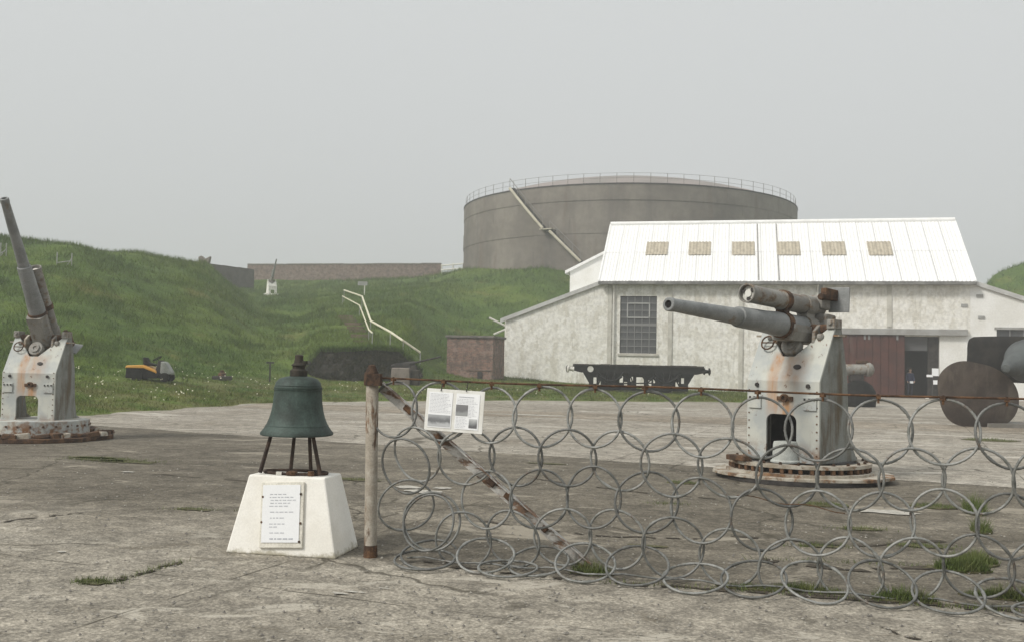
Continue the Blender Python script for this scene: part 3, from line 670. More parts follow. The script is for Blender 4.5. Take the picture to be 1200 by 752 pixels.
# ------------------------------------------------------------------ oil tank
tcx = at(734.5, 300, 114); tc_ = Vector((tcx.x, 114, 0)); TR = 19.35
zt = 19.55; zb_ = 9.6
tank = thing('oil_tank', 'huge round dark grey oil tank in the mist behind the white building', 'tank', (tc_.x, tc_.y, zb_))
HT = zt - zb_
m_tank = mat('tank_plate', (0.150, 0.132, 0.112), (0.205, 0.182, 0.155), .18, (.38, .62), rough=.85, bump=.2, bscale=3, dirt=(0.098, .088, .078), dirt_edge=(.46, .70), dirt_scale=(.22, .22, .035), jitter=.10, jscale=1.2, kind='World', rust=.45, rust_edge=(.56, .70), rust_scale=(.5, .5, .09), rust_c=((.10, .07, .05), (.15, .105, .075)))
ncrs, npl = 6, 30
for c_ in range(ncrs):
    z0 = HT * c_ / ncrs; z1 = HT * (c_ + 1) / ncrs; rr = TR + (.055 if c_ % 2 else 0.0)
    me = None; vs = []; fs = []; nn = 5; da = 2 * math.pi / npl
    for i in range(nn + 1):
        a_ = da * (i / nn) * .9985
        for r_, z in ((rr, z0), (rr, z1 + .03), (rr - .04, z1 + .03), (rr - .04, z0)): vs.append((r_ * math.cos(a_), r_ * math.sin(a_), z))
    for i in range(nn):
        for k in range(4): fs.append((4 * i + k, 4 * (i + 1) + k, 4 * (i + 1) + (k + 1) % 4, 4 * i + (k + 1) % 4))
    fs += [(0, 1, 2, 3), (4 * nn + 3, 4 * nn + 2, 4 * nn + 1, 4 * nn)]
    b = MB(); b.add(vs, fs); me = b.mesh('shell_plate', 30); me.materials.append(m_tank)
    for k in range(npl):
        o = link('shell_plate', me, None, tank); o.rotation_euler = (0, 0, da * (k + .5 * (c_ % 2)))
        s_ = 1 + random.uniform(-.0006, .0006); o.scale = (s_, s_, 1)
m_troof = mat('tank_roof', (0.27, 0.235, 0.22), (0.22, 0.20, 0.185), .3, rough=.9)
b = MB(); b.lathe([(TR - .1, HT + .0)] + [((TR - .1) * (1 - k / 8), HT + .02 + 3.5 * (1 - (1 - k / 8) ** 2)) for k in range(1, 8)] + [(.4, HT + 3.52)], 60); b.build('domed_roof', m_troof, tank, 40)
b = MB(); b.lathe([(.35, HT + 3.45), (.35, HT + 4.0), (.5, HT + 4.02), (.1, HT + 4.2)], 12); b.build('roof_vent', m_dark, tank)
m_trail = mat('tank_rail', (0.20, 0.19, 0.175), rough=.8)
b = MB(); b.lathe([(TR + .1, HT - .12), (TR + .1, HT + .03), (TR - .02, HT + .03), (TR - .02, HT - .12)], 90, caps=False); b.build('kerb_angle', m_dark, tank)
for hz in (.55, 1.05):
    b = MB(); pts = [((TR - .15) * math.cos(2 * math.pi * k / 72), (TR - .15) * math.sin(2 * math.pi * k / 72), HT + hz) for k in range(73)]; b.poly(pts, .015, 4); b.build('guard_rail', m_trail, tank)
po = MB(); po.tube((TR - .15, 0, HT), (TR - .15, 0, HT + 1.07), .028, n=5); pme = po.mesh('rail_post'); pme.materials.append(m_trail)
for k in range(72):
    o = link('rail_post', pme, None, tank); o.rotation_euler = (0, 0, 2 * math.pi * k / 72)
# stairway spiralling down the shell
def shell_ang(px, py):
    d = ray(px, py); dx_, dy_ = d.x, d.y; ox, oy = -tc_.x, -tc_.y; rad = TR + .55
    A = dx_ ** 2 + dy_ ** 2; B_ = 2 * (ox * dx_ + oy * dy_); C_ = ox ** 2 + oy ** 2 - rad ** 2
    t = (-B_ - math.sqrt(B_ * B_ - 4 * A * C_)) / (2 * A); h = EYE + d * t
    return math.atan2(h.y - tc_.y, h.x - tc_.x), h.z - zb_
m_stair = mat('stair_cream', (0.52, 0.48, 0.38), (.42, .38, .30), 1, rough=.8)
for (pA, pB) in (((599, 221), (637, 268)), ((645, 271), (681, 307))):
    aA, zA = shell_ang(*pA); aB, zB = shell_ang(*pB)
    for rad, mt_, nm in ((TR + .75, m_stair, 'stringer'), (TR + .12, m_dark, 'stringer')):
        pts = [(rad * math.cos(aA + (aB - aA) * k / 8), rad * math.sin(aA + (aB - aA) * k / 8), zA + (zB - zA) * k / 8) for k in range(9)]
        b = MB()
        for p0, p1 in zip(pts[:-1], pts[1:]): b.tube(p0, p1, .15, n=6)
        b.build(nm, mt_, tank)
    pts = [((TR + .75) * math.cos(aA + (aB - aA) * k / 8), (TR + .75) * math.sin(aA + (aB - aA) * k / 8), zA + (zB - zA) * k / 8 + 1.0) for k in range(9)]
    b = MB(); b.poly(pts, .035, 5); b.build('hand_rail', m_trail, tank)
    for k in range(0, 9, 2):
        b = MB(); b.tube(Vector(pts[k]) - Vector((0, 0, 1.0)), pts[k], .03, n=5); b.build('hand_rail_post', m_trail, tank)
    tr = MB(); tr.box((TR + .43, 0, 0), (.6, .28, .04)); tme = tr.mesh('tread'); tme.materials.append(m_dark)
    for k in range(22):
        t = k / 21; o = link('tread', tme, None, tank); o.location = (0, 0, zA + (zB - zA) * t); o.rotation_euler = (0, 0, aA + (aB - aA) * t)
aA, zA = shell_ang(637, 268); aB, zB = shell_ang(645, 271)
b = MB(); am = (aA + aB) / 2; b.box((TR + .45, 0, zA - .1), (.9, 1.4, .08), Matrix.Rotation(am, 4, 'Z')); b.build('landing', m_stair, tank)

# ------------------------------------------------------------------ walls on the hill
def wall_between(name, pA, pB, Ya, Yb, topA, topB, base, th, mt, label, cope=None, cat='wall'):
    A_ = at(pA, topA, Ya); B_ = at(pB, topB, Yb)
    d = Vector((B_.x - A_.x, B_.y - A_.y, 0)); L_ = d.length
    rz = math.atan2(d.y, d.x)
    t = thing(name, label, cat, (A_.x, A_.y, base), rz)
    n = max(1, int(L_ / 2.4))
    for k in range(n):
        x0 = L_ * k / n; x1 = L_ * (k + 1) / n
        z0 = A_.z - base + (B_.z - A_.z) * k / n + random.uniform(-.03, .03); z1 = A_.z - base + (B_.z - A_.z) * (k + 1) / n + random.uniform(-.03, .03)
        b = MB(); b.prism([(x0, 0), (x1 - .004, 0), (x1 - .004, z1), (x0, z0)], lambda u, v, t_: (u, t_, v), random.uniform(-.012, 0), th); b.build('wall_bay', mt, t)
        if cope:
            b = MB(); b.prism([(x0 + .01, z0), (x1 - .01, z1), (x1 - .01, z1 + .12), (x0 + .01, z0 + .12)], lambda u, v, t_: (u, t_, v), -.06, th + .06); b.build('coping', cope, t)
    return t
m_cope = mat('coping', (.27, .245, .22), (.2, .18, .16), 1, rough=.9)
wall_between('boundary_wall', 290, 517, 121, 119, 310.5, 309.5, 8.5, .5, m_brick2, 'long low reddish brick wall on the skyline left of the tank', m_cope)
wall_between('blast_wall', 222, 298, 100, 110, 305.5, 316, 6.5, .8, mat('dark_stone_wall', (.085, .075, .066), (.125, .11, .10), .8, rough=.95, bump=.6, bscale=4, bdist=.05), 'dark stone wall sloping down the hilltop towards the brick wall', None)
# ruined chimney stub on that wall
q = at(243, 310, 101.5)
rs = thing('ruined_pier', 'small broken stone pier poking above the dark wall on the hill crest', 'ruin', (q.x, q.y - .9, q.z - 3))
m_ruin = mat('ruin_stone', (.22, .19, .165), (.14, .12, .10), 2, rough=.95, bump=.6, bscale=6, bdist=.05)
b = MB(); b.box((0, 0, 1.5), (.9, .7, 3.0), taper=.9); b.build('shaft', m_ruin, rs, bevel=.05)
b = MB(); b.prism([(-.55, 3.0), (.5, 3.0), (.62, 3.75), (.1, 3.45), (-.3, 3.8), (-.6, 3.65)], lambda u, v, t: (u, t, v), -.3, .3); b.build('broken_top', m_ruin, rs, bevel=.04)
# gate rails between wall and tank
g0 = at(517, 318, 117); g1 = at(545, 320, 113)
gt = thing('rail_gate', 'pale rail gate between the brick wall and the tank', 'gate', (g0.x, g0.y, gzs(g0.x, g0.y)))
for dz in (.55, 1.1):
    b = MB(); b.tube((0, 0, dz), (g1.x - g0.x, g1.y - g0.y, dz - .1), .09, n=6); b.build('rail', m_offwhite, gt)
for t in (.02, .5, .98):
    b = MB(); b.tube(((g1.x - g0.x) * t, (g1.y - g0.y) * t, -.3), ((g1.x - g0.x) * t, (g1.y - g0.y) * t, 1.25), .08, n=6); b.build('gate_post', m_offwhite, gt)
# white goal-like frame on the left bank
def frame(pxs, pyt, pyb, label, name='survey_frame'):
    ql = hit(pxs[0], pyb); qr = Vector((at(pxs[1], pyb, ql.y).x, ql.y + .2, 0)); qr.z = gzs(qr.x, qr.y)
    ht = (pyb - pyt) / F_PX * ql.y
    t = thing(name, label, 'frame', ql)
    for q_ in (ql, qr):
        b = MB(); p = q_ - ql; b.tube(p - Vector((0, 0, .2)), p + Vector((0, 0, ht)), .035, n=6); b.build('post', m_grey, t)
    b = MB(); b.tube((0, 0, .12), (qr.x - ql.x - .1, qr.y - ql.y, qr.z - ql.z + .28), .035, n=6); b.build('rail', m_grey, t)
    b = MB(); b.tube((qr.x - ql.x - .25, qr.y - ql.y - .05, qr.z - ql.z), (qr.x - ql.x, qr.y - ql.y, qr.z - ql.z + .45), .03, n=6); b.build('brace', m_grey, t)
frame((66.5, 82), 296, 311, 'thin white two-post frame standing on the left grassy bank')
frame((0.5, 5), 285, 300, 'single white marker frame at the left picture edge on the bank')
# little sign post by the steps
q = hit(427, 346)
sp = thing('sign_post', 'small pale sign on a post above the hill steps', 'sign', q)
b = MB(); b.tube((0, 0, -.2), (0, 0, 1.2), .05, n=6); b.build('post', m_offwhite, sp)
b = MB(); b.b2((-.6, -.05, .85), (.25, -.01, 1.2)); b.build('sign_panel', m_grey, sp)

# ------------------------------------------------------------------ hill steps with handrails
def rail_line(name, pts, h, r, label, mt):
    G = [hit(px, py) for px, py in pts]
    for a_, c_ in zip(G[:-1], G[1:]):
        if c_.y > a_.y + 3: c_.y = a_.y + 0; 
    t = thing(name, label, 'handrail', G[-1]); o0 = G[-1]
    for k, (a_, c_) in enumerate(zip(G[:-1], G[1:])):
        b = MB(); b.tube(a_ - o0 + Vector((0, 0, h)), c_ - o0 + Vector((0, 0, h)), r, n=7); b.build('rail', mt, t)
    for a_ in G:
        b = MB(); b.tube(a_ - o0 - Vector((0, 0, .3)), a_ - o0 + Vector((0, 0, h)), .025, n=6); b.build('post', m_grey, t)
    return G
GA = rail_line('step_handrail', [(403, 354), (424, 363), (434, 396), (457, 411), (472, 423), (492, 436)], 1.0, .062, 'long cream handrail zigzagging down the grassy hill to the gun pit', m_rail)
GB = rail_line('step_handrail', [(401, 358), (421, 370), (432, 402), (436, 406)], .75, .045, 'shorter cream handrail left of the brown hill steps', m_rail)
st = thing('hill_steps', 'flight of brown steps beside the cream handrails on the hill', 'steps', hit(424, 402))
s0 = hit(406, 372); s1 = hit(425, 402); nst = 9
for k in range(nst):
    t = k / (nst - 1); x = s0.x + (s1.x - s0.x) * t; y = s0.y + (s1.y - s0.y) * t; z = gzs(x, y)
    b = MB(); b.box((x - st.location.x, y - st.location.y, z - st.location.z + .02), (1.0, .8, .22)); b.build('step', m_step, st)

# ------------------------------------------------------------------ dark retaining bank
A_ = at(352, 447, 48.6); B_ = at(492, 447, 48.6)
rw = thing('retaining_bank', 'dark earth and stone retaining bank at the foot of the hill', 'bank', (A_.x, 48.6, .3))
m_bank = mat('dark_bank', (.026, .024, .019), (.048, .043, .034), 1.4, rough=.95, bump=.8, bscale=5, bdist=.12, jitter=.25, jscale=8)
L_ = B_.x - A_.x; nbx, nbz = 90, 14; vs = []; fs = []
for i in range(nbx + 1):
    x = L_ * i / nbx; t = i / nbx
    top = 1.85 * min(1, .35 + 4.5 * t) * min(1, .45 + 3.0 * (1 - t)) + (float(fbm(np.array([x * .8]), np.array([3.3]))[0]) - .5) * .5
    for j in range(nbz + 1):
        v = j / nbz; z = top * v
        y = .75 * v ** 1.6 + (float(fbm(np.array([x * .9 + 40]), np.array([z * 1.3 + 7]))[0]) - .5) * .75
        vs.append((x, y, z))
fs = [(i * (nbz + 1) + j, (i + 1) * (nbz + 1) + j, (i + 1) * (nbz + 1) + j + 1, i * (nbz + 1) + j + 1) for i in range(nbx) for j in range(nbz)]
k0 = len(vs); vs += [(L_ * i / nbx, 2.2, vs[i * (nbz + 1) + nbz][2] - .1) for i in range(nbx + 1)]
fs += [(i * (nbz + 1) + nbz, (i + 1) * (nbz + 1) + nbz, k0 + i + 1, k0 + i) for i in range(nbx)]
b = MB(); b.add(vs, fs); b.build('earth_face', m_bank, rw, 60)
for k in range(26):
    x = L_ * random.random(); z = random.uniform(.1, 1.2); sz = random.uniform(.18, .42)
    b = MB(); b.box((0, 0, 0), (sz * 1.5, sz, sz), Matrix.Rotation(random.uniform(-.4, .4), 4, 'Y') @ Matrix.Rotation(random.uniform(-.5, .5), 4, 'Z'), taper=.75)
    o = b.build('bank_stone', m_bank, rw, bevel=.06); o.location = (x, .75 * (z / 1.8) ** 1.6 + .02, z)
n = 5200; gxx = rng.uniform(0, L_, n); gtop = np.interp(gxx, [L_ * i / nbx for i in range(nbx + 1)], [vs[i * (nbz + 1) + nbz][2] for i in range(nbx + 1)])
n2 = 9000; hx_ = rng.uniform(0, L_, n2); hv = rng.random(n2) ** .8; ht_ = np.interp(hx_, [L_ * i / nbx for i in range(nbx + 1)], [vs[i * (nbz + 1) + nbz][2] for i in range(nbx + 1)])
HEDGE = (hx_, .75 * hv ** 1.6 - .12, ht_ * hv)
RW_GRASS = (gxx + A_.x, 48.6 + rng.uniform(.45, 1.2, n), gtop + .3 - .05)

# small gun on a stone block beside it
q = at(476, 442, 47.5); q.z = gzs(q.x, q.y)
ag = thing('light_gun', 'small dark gun with thin raised barrel on a rough stone block', 'gun', q)
b = MB(); b.box((-.25, 0, .38), (.95, .8, .85), taper=.92); b.build('stone_block', m_ruin, ag, bevel=.05)
b = MB(); b.box((.45, .1, .33), (.42, .7, .78), taper=.9); b.build('stone_block', m_bank, ag, bevel=.05)
b = MB(); b.box((-.2, 0, .92), (.75, .3, .22)); b.tube((-.75, 0, .86), (.4, 0, 1.06), .09, n=8); b.build('receiver', m_dark, ag)
b = MB(); b.tube((.3, 0, 1.04), (1.68, -.1, 1.38), .05, .035, n=8); b.build('barrel', m_dark, ag)
b = MB(); b.tube((-.3, 0, .78), (-.3, 0, .95), .16, n=10); b.build('mount', m_dark, ag)
q = at(540, 452, 46); 
# ------------------------------------------------------------------ brick outbuilding
q = at(523, 446, 59); q.z = .25
bo = thing('brick_hut', 'small pink brick hut with flat roof beside the white building', 'building', q, -BETA)
bwid = 54 / F_PX * 59 / math.cos(BETA) * 1.0; bh = zat(550, 393, 59) - .25; bd = 3.0
b = MB(); b.b2((0, 0, -.2), (bwid, bd, bh - .15)); b.build('brick_wall', m_brick, bo)
b = MB(); b.b2((-.1, -.1, bh - .15), (bwid + .1, bd + .1, bh)); b.build('roof_slab', mat('hut_slab', (.11, .10, .092), (.16, .145, .13), 2, rough=.9), bo, bevel=.03)
b = MB(); b.b2((bwid * .68, -.05, .2), (bwid * .78, -.005, .8)); b.build('drain_box', m_dark, bo)
b = MB(); b.b2((bwid * .5, -.04, .86), (bwid * .97, -.005, .94)); b.build('ledge', m_brick2, bo)

# ------------------------------------------------------------------ flat rail wagon
WY = 54.5
wl_ = at(672, 440, WY); wr_ = at(821, 440, WY)
gw = gzs((wl_.x + wr_.x) / 2, WY)
wag = thing('rail_wagon', 'black flat four-wheeled rail wagon parked in front of the white wall', 'wagon', ((wl_.x + wr_.x) / 2, WY, gw), R(-1.5))
wlen = (wr_.x - wl_.x); zd = zat(745, 427, WY) - gw; zf = zat(745, 437, WY) - gw; wwid = 2.2
npk = 18
for k in range(npk):
    b = MB(); x0 = -wlen / 2 + wlen * k / npk; b.b2((x0 + .008, -wwid / 2, zd - .09), (x0 + wlen / npk - .008, wwid / 2, zd + random.uniform(-.012, .012))); b.build('deck_plank', m_plank, wag)
for s_ in (-1, 1):
    b = MB(); b.prism([(-wlen / 2, zd - .092), (-wlen / 2, zf + .1), (-wlen / 2 + .4, zf), (wlen / 2 - .4, zf), (wlen / 2, zf + .1), (wlen / 2, zd - .092)], lambda u, v, t, s_=s_: (u, s_ * (wwid / 2 - .15) + t, v), -.06, .06); b.build('side_frame', m_black, wag)
    for wxp in (-1.55, 1.55):
        # W-iron axle guard with openings
        b = MB()
        for dx_ in (-.62, -.2, .2, .62):
            b.tube((wxp + dx_ * 1.15, s_ * (wwid / 2 - .12), zf + .05), (wxp + dx_ * .32, s_ * (wwid / 2 - .12), .42), .065, n=6)
        b.box((wxp, s_ * (wwid / 2 - .12), .46), (.42, .2, .32)); b.build('axle_guard', m_black, wag)
        b = MB(); pts = [(wxp - .6 + 1.2 * k / 8, s_ * (wwid / 2 - .02), .88 - .26 * math.sin(math.pi * k / 8)) for k in range(9)]
        for p0, p1 in zip(pts[:-1], pts[1:]): b.tube(p0, p1, .07, n=6)
        b.build('leaf_spring', m_black, wag)
        T = Matrix.Translation((wxp, s_ * .72, .46)) @ Matrix.Rotation(R(90), 4, 'X')
        b = MB(); b.lathe([(.40, -.06), (.45, -.06), (.45, .06), (.36, .06), (.36, .02), (.14, .02), (.14, .09), (.05, .09)], 24, T); b.build('wheel', m_black, wag, 40)
    b = MB()
    for x0, x1, z0, z1 in ((-2.45, -1.0, .25, .45), (2.45, 1.0, .25, .45), (-.9, -.25, .95, .3), (.9, .25, .95, .3), (-.8, .8, .5, .55), (-2.3, -2.3, zf, .2), (2.3, 2.3, zf, .2), (-2.3, -1.9, .3, zf), (2.3, 1.9, .3, zf), (-.5, -.2, zf, .2), (.1, .6, zf, .35)):
        if s_ < 0: b.tube((x0, s_ * (wwid / 2 - .2), z0), (x1, s_ * (wwid / 2 - .2), z1), .04, n=6)
    if s_ < 0: b.build('brake_gear', m_black, wag)
    for e_ in (-1, 1):
        mt_ = m_offwhite if (e_ < 0 and s_ < 0) else m_black
        T = Matrix.Translation((e_ * wlen / 2, s_ * .8, zd - .30)) @ Matrix.Rotation(R(90) * e_, 4, 'Y')
        b = MB(); b.lathe([(.15, 0), (.11, .08), (.09, .28), (.20, .30), (.20, .35), (.10, .40)], 16, T); b.build('buffer', mt_, wag, 40)
for s_ in (-1,):
    yy = s_ * (wwid / 2 - .30); b = MB(); zt_ = zf + .02
    wall_boxes(b, -2.75, 2.75, .12, zt_, [(-2.5, -2.32, .45, .8), (-2.2, -2.02, .3, .6), (-1.05, -.86, .55, .9), (-.80, -.62, .30, .58), (-.45, -.30, .62, .88), (-.12, .30, .22, .86), (.55, .72, .35, .7), (.82, 1.0, .55, .85), (2.05, 2.24, .3, .62), (2.36, 2.52, .55, .85)], yy - .03, yy + .03)
    b.prism([(-2.75, .5), (-2.75, zt_), (-3.1, zt_)], lambda u, v, t: (u, t, v), yy - .03, yy + .03); b.prism([(2.75, .5), (2.75, zt_), (3.1, zt_)], lambda u, v, t: (u, t, v), yy - .03, yy + .03)
    b.build('pierced_side_plate', m_black, wag)
b = MB(); T = Matrix.Translation((-wlen / 2 + .9, -wwid / 2 + .07, zd - .28)) @ Matrix.Rotation(R(90), 4, 'X'); b.lathe([(.17, 0), (.17, .04)], 16, T); b.build('white_disc', m_offwhite, wag)
for wxp in (-1.55, 1.55):
    b = MB(); b.tube((wxp, -.9, .46), (wxp, .9, .46), .06, n=8); b.build('axle', m_black, wag)

# ------------------------------------------------------------------ pedestal guns
def arch_pts(x0, x1, z0, z1, r, n=5):
    o = [(x0, z0), (x0, z1 - r)]
    o += [(x0 + r - r * math.cos(math.pi / 2 * k / n), z1 - r + r * math.sin(math.pi / 2 * k / n)) for k in range(1, n + 1)]
    o += [(x1 - r + r * math.sin(math.pi / 2 * k / n), z1 - r + r * math.cos(math.pi / 2 * k / n)) for k in range(0, n + 1)]
    o += [(x1, z0)]; return o
def naval_gun(loc, rz, elev, label, base, paint, scale=1.0, full=True):
    t = thing('naval_gun', label, 'gun', loc, rz, 'pedestal naval guns'); t.scale = (scale,) * 3
    hw = .565; zb0 = .25; yf = -.45; zbend = 1.36; ytop = -.03; ztop = 2.13; th = .035
    # base
    if base == 'bolted':
        out = [((1.22 + .07 * math.sin(3 * a_ + 1) + random.uniform(-.04, .04)) * math.cos(a_), (1.16 + .05 * math.sin(2 * a_)) * math.sin(a_)) for a_ in [2 * math.pi * k / 22 for k in range(22)]]
        b = MB(); b.prism(out, lambda u, v, z: (u, v, z), .055, .10); b.build('base_plate', m_rust_pale, t, bevel=.008)
        b = MB(); b.lathe([(1.15, 0), (1.15, .056)], 32); b.build('footing', m_dark, t)
        b = MB(); b.lathe([(.86, .10), (.86, .23)], 40); b.build('base_core', m_dark, t)
        for z0, z1, rr in ((.10, .135, 1.02), (.205, .25, .98)):
            b = MB(); b.lathe([(.80, z0), (rr, z0), (rr, z1), (.80, z1), (.80, z0)], 48, caps=False); b.build('flange', m_rust_pale, t, 40)
        s_ = MB(); s_.box((.945, 0, .17), (.05, .05, .07)); sme = s_.mesh('spacer'); sme.materials.append(m_rust)
        for k in range(44):
            o = link('spacer', sme, None, t); o.rotation_euler = (0, 0, 2 * math.pi * k / 44 + random.uniform(-.02, .02))
        bo_ = MB(); bo_.lathe([(.022, .25), (.022, .275), (.012, .285)], 6, Matrix.Translation((.90, 0, 0))); bme = bo_.mesh('bolt'); bme.materials.append(m_rust)
        for k in range(24):
            o = link('bolt', bme, None, t); o.rotation_euler = (0, 0, 2 * math.pi * k / 24)
        b = MB(); b.box((-.28, -.93, .29), (.34, .16, .07), Matrix.Rotation(R(-8), 4, 'Z')); b.build('rust_block', m_rust, t, bevel=.01)
    else:
        b = MB(); b.lathe([(.98, .10), (.98, .40), (.90, .41)], 48); b.build('base_drum', paint, t, 40)
        zb0 = .40
        dsh = MB(); dsh.lathe([(.022, 0), (.022, .02)], 8, Matrix.Translation((.98, 0, .30)) @ Matrix.Rotation(R(90), 4, 'Y')); dme = dsh.mesh('bolt'); dme.materials.append(m_rust)
        if full:
            for k in range(26):
                o = link('bolt', dme, None, t); o.rotation_euler = (0, 0, 2 * math.pi * k / 26)
            out = [((1.42 + random.uniform(-.08, .08)) * math.cos(a_), (1.42 + random.uniform(-.08, .08)) * math.sin(a_)) for a_ in [2 * math.pi * k / 26 for k in range(26)]]
            b = MB(); b.prism(out, lambda u, v, z: (u, v, z), .0, .09); b.build('base_plate', m_rust, t, bevel=.015)
            for k in range(30):
                a_ = 2 * math.pi * k / 30 + random.uniform(-.06, .06); rr = random.uniform(1.12, 1.36)
                T = Matrix.Translation((rr * math.cos(a_), rr * math.sin(a_), .13)) @ Matrix.Rotation(a_ + random.uniform(-.3, .3), 4, 'Z') @ Matrix.Rotation(random.uniform(-.15, .15), 4, 'X')
                b = MB(); b.box((0, 0, 0), (random.uniform(.14, .26), random.uniform(.2, .42), random.uniform(.06, .13)), T, taper=.85); b.build('rusted_fragment', m_rust if k % 3 else m_rust_pale, t, bevel=.012)
    # lower front plate with doorway
    ar = arch_pts(-.25, .22, zb0, .90, .10)
    lower = [(-hw, zb0)] + ar + [(hw, zb0), (hw, zbend), (-hw, zbend)]
    b = MB(); b.prism(lower, lambda u, v, q: (u, yf + q, v), 0, th); fp = b.build('front_plate', paint, t, bevel=.004)
    # upper plate leaning back with V notch
    sl_ = (ytop - yf) / (ztop - zbend); k0 = .45
    def up(u, v, q): return (u, yf + sl_ * (v - zbend) + q, v)
    zn = zbend + k0 * (ztop - zbend)
    upper = [(-hw, zbend), (hw, zbend), (hw, ztop), (hw - .07, ztop), (.07, zn), (-.12, zn), (-hw + .07, ztop), (-hw, ztop)]
    b = MB(); b.prism(upper, up, 0, th); b.build('front_plate', paint, t, bevel=.004)
    # cheeks
    side = [(yf + th + .001, zb0), (yf + th + .001, zbend), (ytop + th, ztop - .002), (ytop + .08, ztop + .06), (ytop + .17, ztop), (.31, 1.45), (.36, .8), (.45, .48), (.62, zb0)]
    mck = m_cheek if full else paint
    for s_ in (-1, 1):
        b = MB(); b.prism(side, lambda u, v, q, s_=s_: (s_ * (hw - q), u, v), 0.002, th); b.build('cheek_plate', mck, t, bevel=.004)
        b = MB(); b.box((s_ * (hw - .045), ytop + .05, ztop + .03), (.12, .22, .13)); b.lathe([(.035, 0), (.035, .03)], 8, Matrix.Translation((s_ * (hw - .045), ytop - .06, ztop + .05)) @ Matrix.Rotation(R(90), 4, 'X')); b.build('trunnion_cap', m_tube if full else paint, t, bevel=.01)
        b = MB(); b.box((s_ * (hw + .045), ytop + .05, ztop - .13), (.085, .22, .025)); b.build('cheek_ledge', m_rust_pale, t)
    # inner stiffener and rear
    b = MB(); b.b2((-hw + th + .003, .12, zbend - .05), (hw - th - .003, .15, zbend + .30)); b.build('rear_web', m_rust, t)
    if base == 'bolted':
        b = MB(); b.prism([(-hw + .05, zb0), (hw - .05, zb0), (hw - .05, 1.3), (-hw + .05, 1.3)], lambda u, v, q: (u, .10 + q, v), 0, .02); b.build('rear_plate', m_dark, t)
        T = Matrix.Translation((.085, -.50, zb0)); b = MB(); b.lathe([(.20, 0), (.20, .02), (.175, .035), (.165, .24), (.155, .28), (.05, .29)], 24, T); b.build('oil_pot', mat('pot_paint', (.46, .48, .45), (.38, .39, .36), 4, rust=.5, rust_edge=(.58, .68)), t, 40)
    # hatches, eye, holes
    if full:
        for x in (-.43, .43):
            b = MB(); b.box((x, yf - .012, 1.06), (.20, .024, .18)); hp = b.build('hatch_plate', paint, t, bevel=.004)
            b = MB()
            for dx_ in (-.07, .0, .07): b.box((x + dx_, yf - .03, 1.12), (.022, .02, .03))
            b.build('hinge', m_dark, hp)
            b = MB(); T = Matrix.Translation((x * .93, yf - .012, 1.30)) @ Matrix.Rotation(R(90), 4, 'X'); b.lathe([(.03, -.02), (.03, .012)], 10, T); b.build('bolt_hole', m_dark, t)
        b = MB(); b.box((.05, yf - .015, 1.12), (.24, .03, .06)); T = Matrix.Translation((.05, yf - .03, 1.13)) @ Matrix.Rotation(R(90), 4, 'X')
        b.lathe([(.055, -.02), (.055, .03), (.03, .03), (.03, -.02), (.055, -.02)], 14, T, caps=False); b.build('lifting_eye', m_rust, t)
        y_ = yf + sl_ * .20
        Ts = Matrix.Translation((.17, y_ - .008, zbend + .20)) @ Matrix.Rotation(-math.atan(sl_), 4, 'X') @ Matrix.Rotation(R(90), 4, 'X')
        b = MB(); b.lathe([(.045, -.02), (.045, .012)], 10, Ts @ Matrix.Diagonal((1.3, .8, 1, 1))); b.build('sight_hole', m_dark, t)
        rb = MB(); rb.lathe([(.012, 0), (.012, .008)], 6, Matrix.Rotation(R(90), 4, 'X')); rme = rb.mesh('rivet'); rme.materials.append(m_rust)
        for x in (-.53, .53):
            for k in range(9):
                o = link('rivet', rme, None, t); o.location = (x, yf - .0, .36 + zb0 - .25 + k * .108)
    # elevating mass: local Z along the bore, rotated about the trunnions
    T0 = Matrix.Translation((0, .08, ztop - .02)) @ Matrix.Rotation(R(90) - elev, 4, 'X')
    b = MB(T0); b.lathe([(.10, -.62), (.16, -.60), (.165, -.2), (.165, .75), (.150, 1.0), (.138, 1.62), (.134, 1.64), (.112, 1.65), (.080, 3.02), (.086, 3.04), (.086, 3.11), (.076, 3.12), (.050, 3.12), (.048, 2.9)], 28)
    br = b.build('barrel', m_barrel, t, 35)
    b = MB(T0); b.lathe([(.047, 2.91), (.047, 3.10)], 16); b.build('bore', m_black, br)
    off = .335
    T1 = T0 @ Matrix.Translation((0, off, 0))
    b = MB(T1); b.lathe([(.09, -.45), (.128, -.42), (.128, .55), (.132, .56), (.132, .62), (.122, .63), (.122, 1.38), (.130, 1.39), (.130, 1.46), (.112, 1.46), (.108, 1.38)], 24, caps=False); rc = b.build('recoil_cylinder', m_tube, t, 35)
    b = MB(T1); b.lathe([(.107, 1.37), (.107, 1.39), (.05, 1.40), (.05, 1.42)], 16); b.build('end_disc', m_offwhite, rc)
    for k in range(3):
        a_ = 2.1 * k + .6; b = MB(T1); b.lathe([(.026, 1.39), (.026, 1.425)], 8, Matrix.Translation((.076 * math.cos(a_), .076 * math.sin(a_), 0))); b.build('gland_nut', m_dark, rc)
    for zc, w_, mt_ in ((.50, .10, m_rust), (-.18, .22, m_tube)):
        b = MB(T0); b.lathe([(.155, zc), (.187, zc), (.187, zc + w_), (.155, zc + w_), (.155, zc)], 20, caps=False)
        b.box((0, .17, zc + w_ / 2), (.16, .16, w_)); b.lathe([(.12, zc), (.148, zc), (.148, zc + w_), (.12, zc + w_), (.12, zc)], 18, Matrix.Translation((0, off, 0)), caps=False); b.build('saddle_band', mt_, t, 35)
    b = MB(T0); b.box((0, .02, -.42), (.42, .44, .30)); b.box((.0, .40, -.34), (.34, .20, .26)); b.build('breech_block', m_tube, t, bevel=.03)
